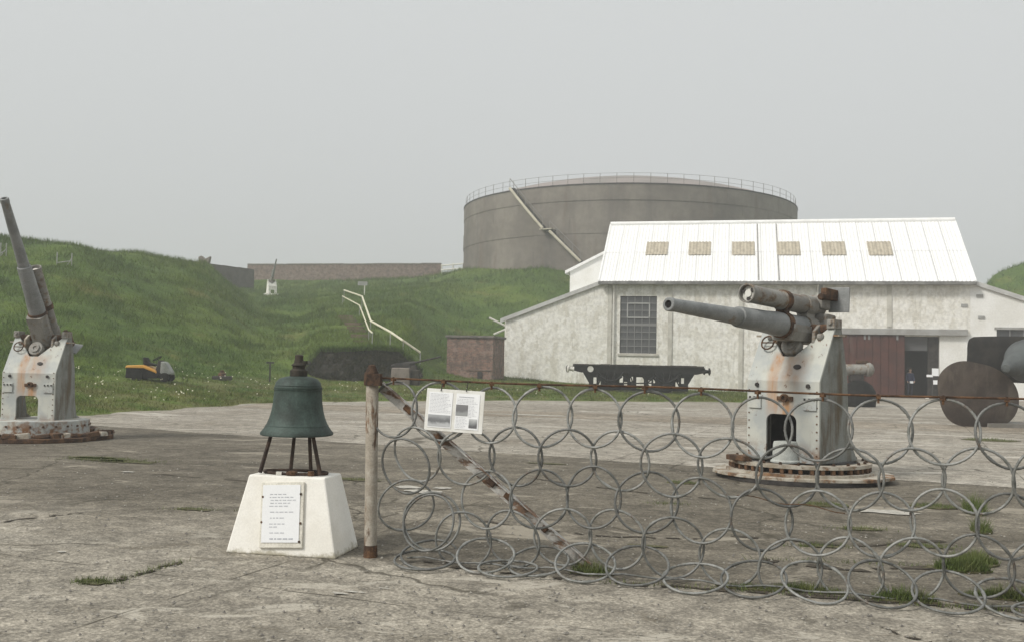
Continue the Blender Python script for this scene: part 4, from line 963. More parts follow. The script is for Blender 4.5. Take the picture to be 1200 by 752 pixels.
    b = MB(T0); b.box((.20, .52, -.36), (.09, .16, .34)); b.tube((.2, .46, -.1), (.2, .5, -.5), .05, n=8); b.build('sight_bracket', m_rust, t, bevel=.01)
    b = MB(T0); b.box((.33, .46, -.50), (.30, .36, .03), Matrix.Rotation(R(8), 4, 'Y')); b.build('sight_plate', m_barrel, t, bevel=.006)
    # elevating brackets, hand wheel and layer's seat arm beside the cradle
    for s_ in (-1, 1):
        b = MB(); b.prism([(-.16, 1.72), (.10, 1.66), (.16, 1.95), (.02, 2.16), (-.12, 2.06)], lambda u, v, q, s_=s_: (s_ * (.27 + q), u - .02, v), 0, .05); b.build('elevating_bracket', m_rust_pale if s_ < 0 else m_tube, t, bevel=.01)
        b = MB(); b.lathe([(.05, 0), (.05, .06), (.02, .08)], 10, Matrix.Translation((s_ * .36, -.12, 1.98)) @ Matrix.Rotation(R(90) * s_, 4, 'Y')); b.build('bracket_boss', m_tube, t, 35)
    b = MB(); T3 = Matrix.Translation((-.37, -.24, 1.90)) @ Matrix.Rotation(R(70), 4, 'X')
    for i in range(14):
        a0 = 2 * math.pi * i / 14; a1 = 2 * math.pi * (i + 1) / 14
        b.tube(T3 @ Vector((.10 * math.cos(a0), .10 * math.sin(a0), 0)), T3 @ Vector((.10 * math.cos(a1), .10 * math.sin(a1), 0)), .012, n=5)
    b.tube(T3 @ Vector((-.1, 0, 0)), T3 @ Vector((.1, 0, 0)), .01, n=5); b.build('hand_wheel', m_rust, t)
    # cradle and trunnions
    b = MB(T0); b.prism([(-.15, -.21), (.15, -.21), (.20, -.08), (.195, .02), (.172, -.02), (-.172, -.02), (-.195, .02), (-.20, -.08)], lambda u, v, q: (u, v, q), -.30, .55); b.build('cradle', m_tube, t, bevel=.01)
    b = MB(); b.tube((-hw + .05, .06, ztop - .04), (hw - .05, .06, ztop - .04), .075, n=14); b.build('trunnion', m_rust, t)
    T2 = Matrix.Translation((-.02, -.20, 1.87)) @ Matrix.Rotation(R(68), 4, 'X')
    b = MB(); b.lathe([(.04, .03), (.04, .05), (.09, .05), (.09, .02), (.14, .02), (.15, .0), (.15, -.08)], 20, T2); b.build('elevating_gear', m_tube, t, 35)
    b = MB(); b.b2((-.30, -.1, 1.45), (.30, .10, 1.82)); b.build('gear_housing', m_dark, t, bevel=.02)
    return t
pR = ground(936, 559); pL = ground(45, 513)
naval_gun((pR.x, pR.y, .005), R(-47), R(3.2), 'pale blue-grey rusting naval gun aimed left behind the ring net', 'bolted', m_blue, 1.07)
naval_gun((pL.x, pL.y, .0), R(-4), R(58.5), 'pale rusting naval gun at the left edge with barrel raised high', 'drum', m_blue, .93)
q = at(318, 345.5, 98); q.z = gzs(q.x, q.y) - .1
naval_gun(q, R(34), R(60), 'distant white naval gun on the hilltop before the brick wall', 'drum', m_white_gun, .78, False)

# ------------------------------------------------------------------ small gun behind the right gun
q = ground(1006, 476)
dg = thing('deck_gun', 'small grey gun on a round black drum by the red door', 'gun', q)
s_ = q.y / F_PX
b = MB(); b.lathe([(19 * s_, 0.02), (20 * s_, 10 * s_), (19 * s_, 18 * s_), (15 * s_, 25 * s_), (8 * s_, 30 * s_), (2 * s_, 31 * s_)], 28); b.build('drum', m_black, dg, 40)
b = MB(); b.box((-3 * s_, 0, 34 * s_), (16 * s_, 8 * s_, 10 * s_)); b.build('mount', m_dark, dg, bevel=.03)
b = MB(); b.lathe([(2, -34), (6.5, -32), (6.8, 10), (8.2, 11), (8.2, 15), (6, 18), (2, 20)], 20, Matrix.Translation((-2 * s_, 0, 43 * s_)) @ Matrix.Rotation(R(88), 4, 'Y') @ Matrix.Scale(s_, 4)); b.build('barrel', m_tube, dg, 40)
b = MB(); b.box((4 * s_, 0, 52 * s_), (14 * s_, 5 * s_, 4 * s_)); b.build('breech_lever', m_rust, dg, bevel=.02)
q = ground(986, 480)
mp_ = thing('marker_stake', 'thin white stake leaning beside the black drum', 'stake', q)
b = MB(); b.box((0, 0, 26 * q.y / F_PX / 2), (.10, .05, 28 * q.y / F_PX), Matrix.Rotation(R(-4), 4, 'Y')); b.build('stake', m_white, mp_, bevel=.01)
b = MB(); b.box((0, 0, .02), (.3, .2, .06)); b.build('foot', m_rust, mp_)

# ------------------------------------------------------------------ ship propeller
PY = 27.5
q = ground(1150, 500); PY = q.y
m_blade = mat('propeller_blade', (.052, .040, .033), (.085, .066, .054), 1.4, rough=.75, bump=.3, bscale=8, dirt=(.12, .098, .078), dirt_scale=(1.8, 1.8, .6), dirt_edge=(.48, .70))
m_hub = mat('propeller_hub', (.095, .105, .103), (.065, .070, .070), 1.4, rough=.6, bump=.3, bscale=10, dirt=(.13, .14, .13), dirt_scale=(2, 2, 1))
pr = thing('ship_propeller', 'big rusty brown ship propeller with grey cone hub at the right edge', 'propeller', (q.x, q.y, 0))
def pz(px, py, dy=0.0):
    h = at(px, py, PY + dy); return (h.x - q.x, h.z)
q = q.copy()
def blade(outline, y0, thick, cup, yaw=0.0):
    # lens-shaped blade: outline ring, bulged towards both faces
    b = MB(); n = len(outline); cx = sum(p[0] for p in outline) / n; cz = sum(p[1] for p in outline) / n
    vs = []; fs = []; rings = 5
    for side in (1, -1):
        for k in range(rings):
            f = 1 - k / rings
            for (x, z) in outline:
                xx = cx + (x - cx) * f; zz = cz + (z - cz) * f
                yy = y0 + cup * ((xx - cx) ** 2 + (zz - cz) ** 2) + yaw * (xx - cx) - side * thick * math.sqrt(max(0, 1 - f * f))
                vs.append((xx, yy, zz))
        vs.append((cx, y0 - side * thick, cz))
    off2 = rings * n + 1
    for s_i in (0, 1):
        o = s_i * off2
        for k in range(rings - 1):
            for i in range(n):
                j = (i + 1) % n; fs.append((o + k * n + i, o + k * n + j, o + (k + 1) * n + j, o + (k + 1) * n + i))
        for i in range(n): fs.append((o + (rings - 1) * n + i, o + (rings - 1) * n + (i + 1) % n, o + rings * n))
    for i in range(n): fs.append((i, (i + 1) % n, off2 + (i + 1) % n, off2 + i))
    b.add(vs, fs); return b
def smooth_outline(pts, n=6):
    out = []; m_ = len(pts)
    for i in range(m_):
        p0, p1, p2, p3 = (Vector(pts[(i + k - 1) % m_]) for k in range(4))
        for k in range(n):
            t = k / n
            v = .5 * ((2 * p1) + (-p0 + p2) * t + (2 * p0 - 5 * p1 + 4 * p2 - p3) * t * t + (-p0 + 3 * p1 - 3 * p2 + p3) * t ** 3); out.append((v.x, v.y))
    return out
o1 = smooth_outline([pz(*p) for p in ((1097, 452), (1100, 438), (1112, 427), (1128, 422.5), (1146, 425), (1168, 431), (1190, 446), (1199, 466), (1194, 487), (1176, 500), (1150, 502), (1118, 496), (1103, 480))])
blade(o1, 0, .07, .035, .12).build('blade', m_blade, pr, 50)
o2 = smooth_outline([pz(*p, 2.1) for p in ((1138, 432), (1136, 412), (1137, 400), (1141, 395.5), (1150, 394), (1200, 394), (1240, 398), (1250, 420), (1235, 445), (1190, 448), (1160, 442))])
blade(o2, 2.1, .07, .02, -.1).build('blade', mat('dark_blade', (.024, .023, .022), (.042, .038, .034), 1.5, rough=.8, bump=.3, bscale=8), pr, 50)
o3 = smooth_outline([pz(*p, 1.2) for p in ((1215, 455), (1240, 440), (1275, 448), (1295, 475), (1280, 497), (1245, 500), (1220, 482))])
blade(o3, 1.2, .07, .02, .2).build('blade', m_blade, pr, 50)
c0 = Vector((pz(1164, 431)[0], -.75, pz(1164, 431)[1])); c1 = Vector((pz(1232, 405)[0], 1.0, pz(1232, 420)[1]))
d = (c1 - c0); Tm = Matrix.Translation(c0) @ d.to_track_quat('Z', 'Y').to_matrix().to_4x4(); LL = d.length
b = MB(); b.lathe([(.0, -.02), (.11, 0), (.16, .06), (.19, .15), (.62, LL * .72), (.66, LL * .74), (.66, LL)], 28, Tm); b.build('hub', m_hub, pr, 40)
b = MB(); b.tube(c1, c1 + d.normalized() * 3.0, .34, n=20); b.build('shaft', m_hub, pr, 40)
c2 = c1 + d.normalized() * 2.6
b = MB(); b.b2((c2.x - .35, c2.y - .35, 0), (c2.x + .35, c2.y + .35, c2.z - .3)); b.build('cradle_block', m_rust, pr)
b = MB(); b.b2((.2, -.2, 0.0), (1.6, 2.4, .12)); b.build('plinth_slab', mat('prop_slab', (.22, .21, .19), (.17, .16, .14), 2, rough=.9), pr)

# ------------------------------------------------------------------ visitor in the doorway
def person(loc, rz):
    t = thing('person', 'person in dark blue clothes standing in the doorway of the white building', 'person', loc, rz)
    J = [(0, 0, .95), (0, 0, 1.15), (0, 0, 1.38), (0, -.01, 1.50), (0, -.02, 1.56), (0, -.03, 1.64), (0, -.02, 1.72),
         (.17, 0, 1.42), (.23, -.02, 1.14), (.20, -.16, .96), (.17, -.21, .89),
         (-.17, 0, 1.42), (-.23, -.02, 1.14), (-.20, -.16, .96), (-.17, -.21, .89),
         (.10, 0, .90), (.11, -.01, .50), (.11, .01, .09), (.12, -.13, .035),
         (-.10, 0, .90), (-.11, -.02, .50), (-.11, .01, .09), (-.12, -.13, .035)]
    E = [(0, 1), (1, 2), (2, 3), (3, 4), (4, 5), (5, 6), (2, 7), (7, 8), (8, 9), (9, 10), (2, 11), (11, 12), (12, 13), (13, 14), (0, 15), (15, 16), (16, 17), (17, 18), (0, 19), (19, 20), (20, 21), (21, 22)]
    rad = [.16, .15, .17, .065, .07, .10, .075, .075, .055, .04, .035, .075, .055, .04, .035, .105, .075, .05, .045, .105, .075, .05, .045]
    me = bpy.data.meshes.new('body'); me.from_pydata(J, E, [])
    o = bpy.data.objects.new('body', me); col.objects.link(o); o.parent = t
    sk = o.modifiers.new('skin', 'SKIN'); sl = me.skin_vertices[0].data if me.skin_vertices else None
    if sl is None:
        bpy.context.view_layer.objects.active = o; bpy.ops.mesh.customdata_skin_add(); sl = me.skin_vertices[0].data
    for v, r_ in zip(sl, rad): v.radius = (r_, r_ * (.8 if r_ > .12 else 1))
    sl[0].use_root = True
    ss = o.modifiers.new('sub', 'SUBSURF'); ss.levels = 2; ss.render_levels = 2
    mt, nt, p = new_mat('clothes')
    s = nt.nodes.new('ShaderNodeSeparateXYZ'); nt.links.new(_coord(nt), s.inputs[0])
    c = _mixc(nt, _ramp(nt, s.outputs['Z'], .90, .93), (.018, .022, .045), (.028, .035, .085))
    c = _mixc(nt, _ramp(nt, s.outputs['Z'], 1.47, 1.49), c, (.42, .27, .20))
    hand = _math(nt, 'MULTIPLY', _ramp(nt, s.outputs['Y'], -.165, -.175), _ramp(nt, s.outputs['Z'], .7, .75))
    c = _mixc(nt, hand, c, (.42, .27, .20))
    nt.links.new(c, p.inputs['Base Color']); p.inputs['Roughness'].default_value = .85; me.materials.append(mt)
    b = MB(); b.lathe([(.06, 1.60), (.108, 1.66), (.112, 1.72), (.09, 1.79), (.03, 1.82)], 14, Matrix.Translation((0, .02, 0))); b.build('hair', mat('hair', (.06, .045, .035)), t, 60)
    b = MB(); b.b2((-.10, -.27, .86), (.10, -.255, 1.0)); b.build('paper', m_paper, t)
    return t
lx = fac(1063, 450)[0]; pp = O + eX * lx + eY * .55 + eX * .25; person((pp.x, pp.y, .012), -BETA + R(10))
# notice stand in the doorway
lx = fac(1092, 440)[0]; pp = O + eX * lx + eY * (-.25)
nst_ = thing('notice_stand', 'white notices on a stand at the right of the open doorway', 'notice', (pp.x, pp.y, 0), -BETA)
b = MB(); b.b2((-.03, -.03, 0), (.03, .03, 1.75)); b.b2((-.22, -.14, 0), (.22, .14, .05)); b.build('post', m_dark, nst_)
for x0, x1, z0, z1 in ((-.05, .32, 1.35, 1.8), (-.35, .0, 1.28, 1.42), (.02, .28, .85, 1.1)):
    b = MB(); b.b2((x0, -.06, z0), (x1, -.035, z1)); b.build('notice', m_paper, nst_)
b = MB(); b.b2((-.4, -.1, .0), (.2, .05, .12)); b.build('threshold_block', m_white, nst_)

# ------------------------------------------------------------------ ride-on mower
q = hit(178, 446.5, 30, 45)
mw = thing('ride_on_mower', 'orange and black ride-on mower parked on the lawn', 'mower', q, R(4))
m_orange = mat('orange_paint', (.62, .32, .06), (.56, .28, .05), 3, rough=.4, jitter=.04)
k = 53 * q.y / F_PX / 1.75
mw.scale = (k,) * 3
def sidebox(name, pts, y0, y1, mt, par=mw, bev=.03):
    b = MB(); b.prism(pts, lambda u, v, t: (u, t, v), y0, y1); return b.build(name, mt, par, bevel=bev)
sidebox('body', [(-.88, .12), (.30, .12), (.42, .30), (.25, .42), (-.2, .52), (-.86, .54)], -.42, .42, m_black)
sidebox('orange_cover', [(-.90, .50), (-.2, .50), (.22, .34), (.28, .30), (.30, .38), (.1, .50), (-.25, .63), (-.84, .60)], -.45, .45, m_orange)
sidebox('seat', [(-.30, .63), (.12, .58), (.14, .66), (-.12, .72), (-.20, .92), (-.32, .92)], -.2, .2, m_black, bev=.05)
sidebox('hood', [(.36, .28), (.80, .26), (.78, .36), (.55, .74), (.38, .78)], -.28, .28, mat('silver_hood', (.26, .27, .25), (.19, .20, .18), 3, rough=.4), bev=.05)
sidebox('dashboard', [(.14, .34), (.36, .34), (.40, .82), (.26, .80)], -.2, .2, m_dark)
b = MB(); T = Matrix.Translation((.18, 0, .88)) @ Matrix.Rotation(R(-30), 4, 'Y')
for i in range(16):
    a0 = 2 * math.pi * i / 16; a1 = 2 * math.pi * (i + 1) / 16
    b.tube(T @ Vector((.17 * math.cos(a0), .17 * math.sin(a0), 0)), T @ Vector((.17 * math.cos(a1), .17 * math.sin(a1), 0)), .018, n=6)
b.tube((.18, 0, .88), (.28, 0, .72), .02, n=6); b.build('steering_wheel', m_black, mw)
for x, r_ in ((-.45, .22), (.58, .17)):
    for s_ in (-1, 1):
        b = MB(); b.lathe([(r_ * .5, -.08), (r_, -.06), (r_, .06), (r_ * .5, .08), (.04, .06)], 20, Matrix.Translation((x, s_ * .40, r_)) @ Matrix.Rotation(R(90) * s_, 4, 'X')); b.build('wheel', m_black, mw, 40)

# small rusty fitting and thin pole on the lawn
q = hit(260, 445.5, 34, 60)
lf = thing('ground_fitting', 'small dark rusty fitting low on the lawn under the hill', 'fitting', q)
b = MB(); b.box((0, 0, .10), (.75, .4, .18)); b.build('plate', m_dark, lf, bevel=.03)
b = MB(); b.lathe([(.18, .18), (.16, .3), (.09, .34), (.09, .42), (.02, .44)], 12); b.build('cap', m_rust, lf, 40)
q = hit(316, 447, 34, 60)
lp = thing('thin_pole', 'thin dark pole with a crossbar on the lawn left of the bell', 'pole', q)
hh = 22 * q.y / F_PX
b = MB(); b.tube((0, 0, -.1), (0, 0, hh), .035, n=6); b.build('shaft', m_dark, lp)
b = MB(); b.box((0, 0, hh), (.34, .06, .07)); b.build('crossbar', m_dark, lp)

# ------------------------------------------------------------------ bell on its plinth
cFL = ground(264, 647); cFR = ground(393, 655); fd = (cFR - cFL); pwid = fd.length; prz = math.atan2(fd.y, fd.x)
pdep = .56
ctr = (cFL + cFR) / 2 + Vector((-math.sin(prz), math.cos(prz), 0)) * pdep / 2
PH_ = .655
pl = thing('bell_plinth', 'white painted tapering concrete plinth with a notice on its front', 'plinth', ctr, prz)
tw, td = .345, .19
b = MB(); nseg = 6
bw2, bd2 = pwid / 2, pdep / 2
vs = []; fs = []
for k in range(nseg + 1):
    t = k / nseg; hx = bw2 + (tw - bw2) * t; hy = bd2 + (td - bd2) * t; z = PH_ * t
    vs += [(-hx, -hy, z), (hx, -hy, z), (hx, hy, z), (-hx, hy, z)]
for k in range(nseg):
    for i in range(4): fs.append((4 * k + i, 4 * k + (i + 1) % 4, 4 * k + 4 + (i + 1) % 4, 4 * k + 4 + i))
fs += [(3, 2, 1, 0), tuple(4 * nseg + i for i in range(4))]
m_plinth = m_white.copy(); _nt = m_plinth.node_tree; _p = _nt.nodes['Principled BSDF']; _src = _p.inputs['Base Color'].links[0].from_socket
_s = _nt.nodes.new('ShaderNodeSeparateXYZ'); _nt.links.new(_coord(_nt), _s.inputs[0])
_zz = _math(_nt, 'ADD', _s.outputs['Z'], _math(_nt, 'MULTIPLY', _math(_nt, 'SUBTRACT', _noise(_nt, _coord(_nt), 9, 8, .75), .5), .22))
_c = _mixc(_nt, _math(_nt, 'MULTIPLY', _ramp(_nt, _zz, .055, .0), .75), _src, (.30, .27, .18))
_ch = _ramp(_nt, _noise(_nt, _coord(_nt, loc=(4, 1, 7)), 11, 9, .75), .66, .70); _c = _mixc(_nt, _math(_nt, 'MULTIPLY', _ch, .6), _c, (.45, .42, .36))
_nt.links.new(_c, _p.inputs['Base Color'])
b.add(vs, fs); b.build('body', m_plinth, pl, bevel=.014)
# plaque lies on the sloping front
sl_a = math.atan2(bd2 - td, PH_)
Tp = Matrix.Translation((.0, -(bd2 + td) / 2 - .012, PH_ / 2)) @ Matrix.Rotation(-sl_a, 4, 'X')
Tp = Tp @ Matrix.Translation((-.005, 0, .01)) @ Matrix.Rotation(R(-3), 4, 'Y')
m_frame = mat('notice_frame', (.70, .675, .60), (.62, .595, .52), 5, rough=.8)
b = MB(); b.box((0, 0, 0), (.385, .022, .545), Tp, taper=1.0); pq = b.build('notice_board', m_frame, pl, bevel=.006)
b = MB(); b.box((-.005, -.0145, .01), (.335, .006, .475), Tp); b.build('notice_sheet', m_paper, pq)
b = MB(); r2 = random.Random(3)
for k, wd in enumerate((.13, .22, .20, .17, .16, 0, .19, 0, .12, 0, .14, .08, 0, .11, 0, .20)):
    if wd:
        z = .17 - k * .0245; x = -.11 + r2.uniform(0, .012); e_ = x + wd
        while x < e_:
            w_ = r2.uniform(.014, .042); b.box((x + w_ / 2, -.0182, z), (w_, .001, .0075 if k < 15 else .012), Tp); x += w_ + .010
tag(b.build('faint_print', m_ink, pq), kind='stuff')
for x, z in ((-.172, .15), (-.176, -.06), (.168, .17), (.172, -.07), (.165, -.22)):
    b = MB(); b.lathe([(.010, 0), (.010, .008)], 8, Tp @ Matrix.Translation((x, -.011, z)) @ Matrix.Rotation(R(90), 4, 'X')); b.build('screw', m_rust, pq)

bell = thing('ship_bell', 'green-black bronze bell on four rusty legs on top of the white plinth', 'bell', (ctr.x, ctr.y, PH_ + .0), prz)
zl = .335                                     # lip above plinth top
prof = [(.300, zl), (.312, zl + .006), (.312, zl + .022), (.285, zl + .055), (.258, zl + .10), (.238, zl + .15), (.222, zl + .21), (.211, zl + .28), (.205, zl + .36), (.203, zl + .40), (.206, zl + .405), (.206, zl + .415), (.200, zl + .42), (.192, zl + .455), (.165, zl + .487), (.12, zl + .503), (.085, zl + .51), (.0, zl + .512)]
inner = [(.29, zl), (.26, zl + .05), (.22, zl + .12), (.19, zl + .25), (.175, zl + .42), (.0, zl + .45)]
b = MB(); b.lathe(inner[::-1] + prof, 48, caps=False); bd_ = b.build('bell_body', m_bronze, bell, 40)
b = MB()
for zz_, rr in ((zl + .085, .268), (zl + .395, .206), (zl + .43, .2)):
    b.lathe([(rr - .01, zz_ - .006), (rr + .003, zz_), (rr - .01, zz_ + .006)], 48, caps=False)
b.build('moulding', m_bronze, bd_, 40)
b = MB(); b.lathe([(.075, zl + .50), (.075, zl + .56), (.055, zl + .575), (.055, zl + .60), (.068, zl + .605), (.045, zl + .625), (.036, zl + .66), (.036, zl + .69), (.02, zl + .70)], 16); b.box((0.02, 0, zl + .63), (.10, .05, .03)); b.build('crown', mat('bell_crown', (.034, .032, .026), (.055, .046, .036), 12, rough=.85, bump=.4), bell, 30)
m_leg = mat('rusty_leg', (.034, .024, .020), (.065, .042, .030), 10, rough=.85, bump=.4)
for (bx, by, tx, ty) in ((-.275, -.12, -.185, -.10), (.275, -.12, .185, -.10), (-.105, .13, -.075, .13), (.085, .13, .06, .13)):
    b = MB(); b.tube((bx, by, .012), (tx, ty, zl + .03), .018, .016, n=8); b.build('leg', m_leg, bell, 30)
b = MB()
for i in range(24):
    a0 = 2 * math.pi * i / 24; a1 = 2 * math.pi * (i + 1) / 24
    b.tube((.285 * math.cos(a0), .14 * math.sin(a0), .014), (.285 * math.cos(a1), .14 * math.sin(a1), .014), .014, n=6)
b.build('base_ring', m_leg, bell)
b = MB(); b.lathe([(.05, .003), (.05, .03), (.02, .04)], 10, Matrix.Translation((.02, -.13, 0))); b.build('rusty_nut', m_rust, bell)
b = MB(); b.lathe([(.03, .003), (.03, .04)], 6, Matrix.Translation((.19, -.12, 0))); b.build('rusty_nut', m_rust, bell)
b = MB(); b.box((-.09, -.135, .016), (.05, .03, .025)); b.build('pale_wedge', m_offwhite, bell)
b = MB(); b.tube((0, 0, zl + .44), (0, 0, zl + .10), .018, n=8); b.lathe([(.0, -.05), (.04, -.03), (.045, 0), (.03, .04), (.0, .05)], 12, Matrix.Translation((0, 0, zl + .09))); b.build('clapper', m_leg, bell)

# ------------------------------------------------------------------ fence: post, strut, top rail
FL = 9.0
fence = thing('fence', 'rusty pipe post with sloping strut and thin top rail', 'fence', post_g, math.atan2(fdir.y, fdir.x))
PT = 1.60
b = MB(); b.lathe([(.053, -.05), (.053, PT - .08), (.048, PT - .07)], 20, Matrix.Rotation(R(-.9), 4, 'Y')); b.build('post', m_post, fence, 40)
b = MB(); b.lathe([(.056, -.005), (.060, .0), (.058, .06), (.0545, .10)], 20, caps=False); b.build('rusty_foot', m_rust, fence, 40)
b = MB(); b.lathe([(.060, PT - .16), (.066, PT - .15), (.064, PT - .06), (.05, PT - .04), (.03, PT + .01), (.01, PT + .015)], 14, Matrix.Translation((-.03, 0, 0))); b.box((.02, -.05, PT - .11), (.12, .05, .10)); b.build('post_cap', mat('dark_rust', (.035, .024, .019), (.085, .05, .03), 14, rough=.9, bump=.6, bscale=40), fence, 40)
rz_ = lambda s: 1.505 + (zat(1200, 467, end_g.y) - 1.505) * (s / 4.96) - .012 * math.sin(math.pi * min(s, 5) / 2.5) ** 2
b = MB(); pts = [(FL * k / 40, 0, rz_(FL * k / 40)) for k in range(41)]; b.poly(pts, .0095, 6); b.build('top_rail', m_rust, fence)
fx = lambda px, py, off=0: None
def fpt(px, py, off=0.0):                    # picture point on the fence plane -> local s, z
    q = post_g + fnor * off; d = ray(px, py); t = (q - EYE).dot(fnor) / d.dot(fnor); h = EYE + d * t
    return (h - post_g).dot(fdir), h.z
a_ = fpt(446, 452, -.08); c_ = fpt(690, 664, -.08)
dirv = Vector((c_[0] - a_[0], 0, c_[1] - a_[1])); L_ = dirv.length
Ts = Matrix.Translation((a_[0], .085, a_[1])) @ dirv.to_track_quat('X', 'Z').to_matrix().to_4x4()
b = MB(); b.box((L_ / 2, 0, 0), (L_, .008, .092), Ts); b.box((L_ / 2, -.03, .042), (L_, .06, .008), Ts); b.build('strut', mat('strut_paint', (.42, .41, .385), (.33, .315, .29), 5, rough=.8, bump=.4, rust=.9, rust_c=((.08, .045, .025), (.17, .085, .04)), rust_edge=(.49, .57), rust_scale=(3, 9, 9)), fence)
for t in (.14, .30, .55, .63, .80):
    b = MB(); b.box((L_ * t, -.012, .0), (random.uniform(.05, .11), .03, random.uniform(.05, .085)), Ts @ Matrix.Translation((0, 0, .01))); b.build('rust_scale', m_rust, fence, bevel=.012)

# the net of interlinked wire rings
net = thing('ring_net', 'hanging net of interlinked grey wire rope rings', 'net', post_g, math.atan2(fdir.y, fdir.x))
def torus(Rm, r_, seed, n=110, k=9):
    b = MB(); vs = []; fs = []; q = random.Random(seed); e2 = q.uniform(.006, .035); p2 = q.uniform(0, 6.28); e3 = q.uniform(.004, .016); p3 = q.uniform(0, 6.28)
    clamp = q.uniform(0, 6.28)
    for i in range(n):
        a_ = 2 * math.pi * i / n
        wob_ = 1 + e2 * math.sin(2 * a_ + p2) + e3 * math.sin(3 * a_ + p3); zo = Rm * e2 * 1.2 * math.sin(2 * a_ + p3)
        near_ = abs((a_ - clamp + math.pi) % (2 * math.pi) - math.pi)
        for j in range(k):
            p = 2 * math.pi * j / k
            rr = r_ * (1 + .16 * math.cos(3 * (p - a_ * 22))) if near_ > .13 else r_ * 1.32
            vs.append(((Rm * wob_ + rr * math.cos(p)) * math.cos(a_), (Rm * wob_ + rr * math.cos(p)) * math.sin(a_), rr * math.sin(p) + zo))
    for i in range(n):
        for j in range(k):
            i2 = (i + 1) % n; fs.append((i * k + j, i2 * k + j, i2 * k + (j + 1) % k, i * k + (j + 1) % k))
    b.add(vs, fs); me = b.mesh('ring', 75); me.materials.append(m_galv); return me
RM = .232
rings_me = [torus(RM * f, .0098, i) for i, f in enumerate((1.0, .985, 1.015, 1.0, .99, 1.02, 1.0, 1.01))]
def ring(s, z, off=0.0, tilt=0.0, yaw=0.0, roll=0.0, sc=1.0):
    o = link('ring', random.choice(rings_me), None, net)
    o.location = (s, -off, z)
    o.rotation_euler = (Matrix.Rotation(yaw, 3, 'Z') @ Matrix.Rotation(R(90) + tilt, 3, 'X') @ Matrix.Rotation(roll, 3, 'Z')).to_euler(); o.scale = (sc, sc, sc)
    return o
SP = .428
rowz = (1.235, .908, .578, .255)
s_first = fpt(695, 490)[0]
for r_, z0 in enumerate(rowz):
    for k in range(-6, 17):
        s = s_first + (k + (.5 if r_ % 2 else 0)) * SP + random.uniform(-.018, .018)
        if s < .12 + (.10 if r_ == 2 else 0): continue
        zr = rz_(max(s, 0)) - 1.50
        drop = .0
        if r_ >= 2 and s < .7: continue
        ring(s, z0 + zr + random.uniform(-.018, .014) + drop - .02 * r_ * math.sin(s * 2.1 + .6), .0 + random.uniform(-.012, .012), random.uniform(-.06, .06) + (.13 if r_ % 2 else -.13), random.uniform(-.07, .07) + (.22 if k % 2 else -.16), random.uniform(0, 6.28), random.uniform(.98, 1.02))
# bottom row lies folded forward on the ground
for k in range(-3, 17):
    s = s_first + k * SP + random.uniform(-.04, .04)
    if s < .55: continue
    tl = random.uniform(.98, 1.32); lift = RM * math.cos(tl)
    ring(s, max(.022, lift + .016), .12 + random.uniform(-.02, .05), -tl + math.pi * 0, random.uniform(-.25, .25), random.uniform(0, 6.28))
    if random.random() < .16:
        tl = random.uniform(1.38, 1.5); ring(s + SP * .5, RM * math.cos(tl) + .03, .20, -tl, random.uniform(-.4, .4), random.uniform(0, 6.28), .96)
# loose rings piled at the left end
for px, py, off, tl, yw, sc in ((475, 546, .03, .15, -.25, 1.0), (476, 592, .06, .2, .55, .95), (506, 610, .06, -.1, .12, 1.03), (502, 612, .12, -.25, -.1, .97), (498, 655, .2, -1.43, .1, 1.05)):
    s, z = fpt(px, py, off); lo = RM * sc * abs(math.cos(tl)) + .014
    ring(s, max(z, lo), off, tl, yw, random.uniform(0, 6.28), sc)
# ties holding the net to the rail, hanging hooks
hk = MB(); hk.tube((0, 0, .012), (0, 0, -.055), .009, n=6); hk.box((0, 0, -.01), (.035, .034, .026)); hme = hk.mesh('rail_tie'); hme.materials.append(m_rust)
for k in range(-5, 17):
    s = s_first + k * SP
    if s > .1:
        for ds in (0.0,):
            o = link('rail_tie', hme, None, net); o.location = (s + ds + random.uniform(-.03, .03), 0, rz_(s)); o.rotation_euler = (0, 0, random.uniform(0, 3))
b = MB(); pts = [(3.0 + .06 * k, .02, fpt(1000, 588)[1] - .006 * k + .012 * math.sin(k * .9)) for k in range(14)]; b.poly(pts, .004, 5); b.build('loose_wire', m_rust, net)
b = MB(); pts = [(.35 + .15 * k, -.05 + .02 * math.sin(k), .03 + .012 * math.sin(k * 1.7)) for k in range(40)]; b.poly(pts, .008, 6); b.build('ground_wire', m_galv, net)

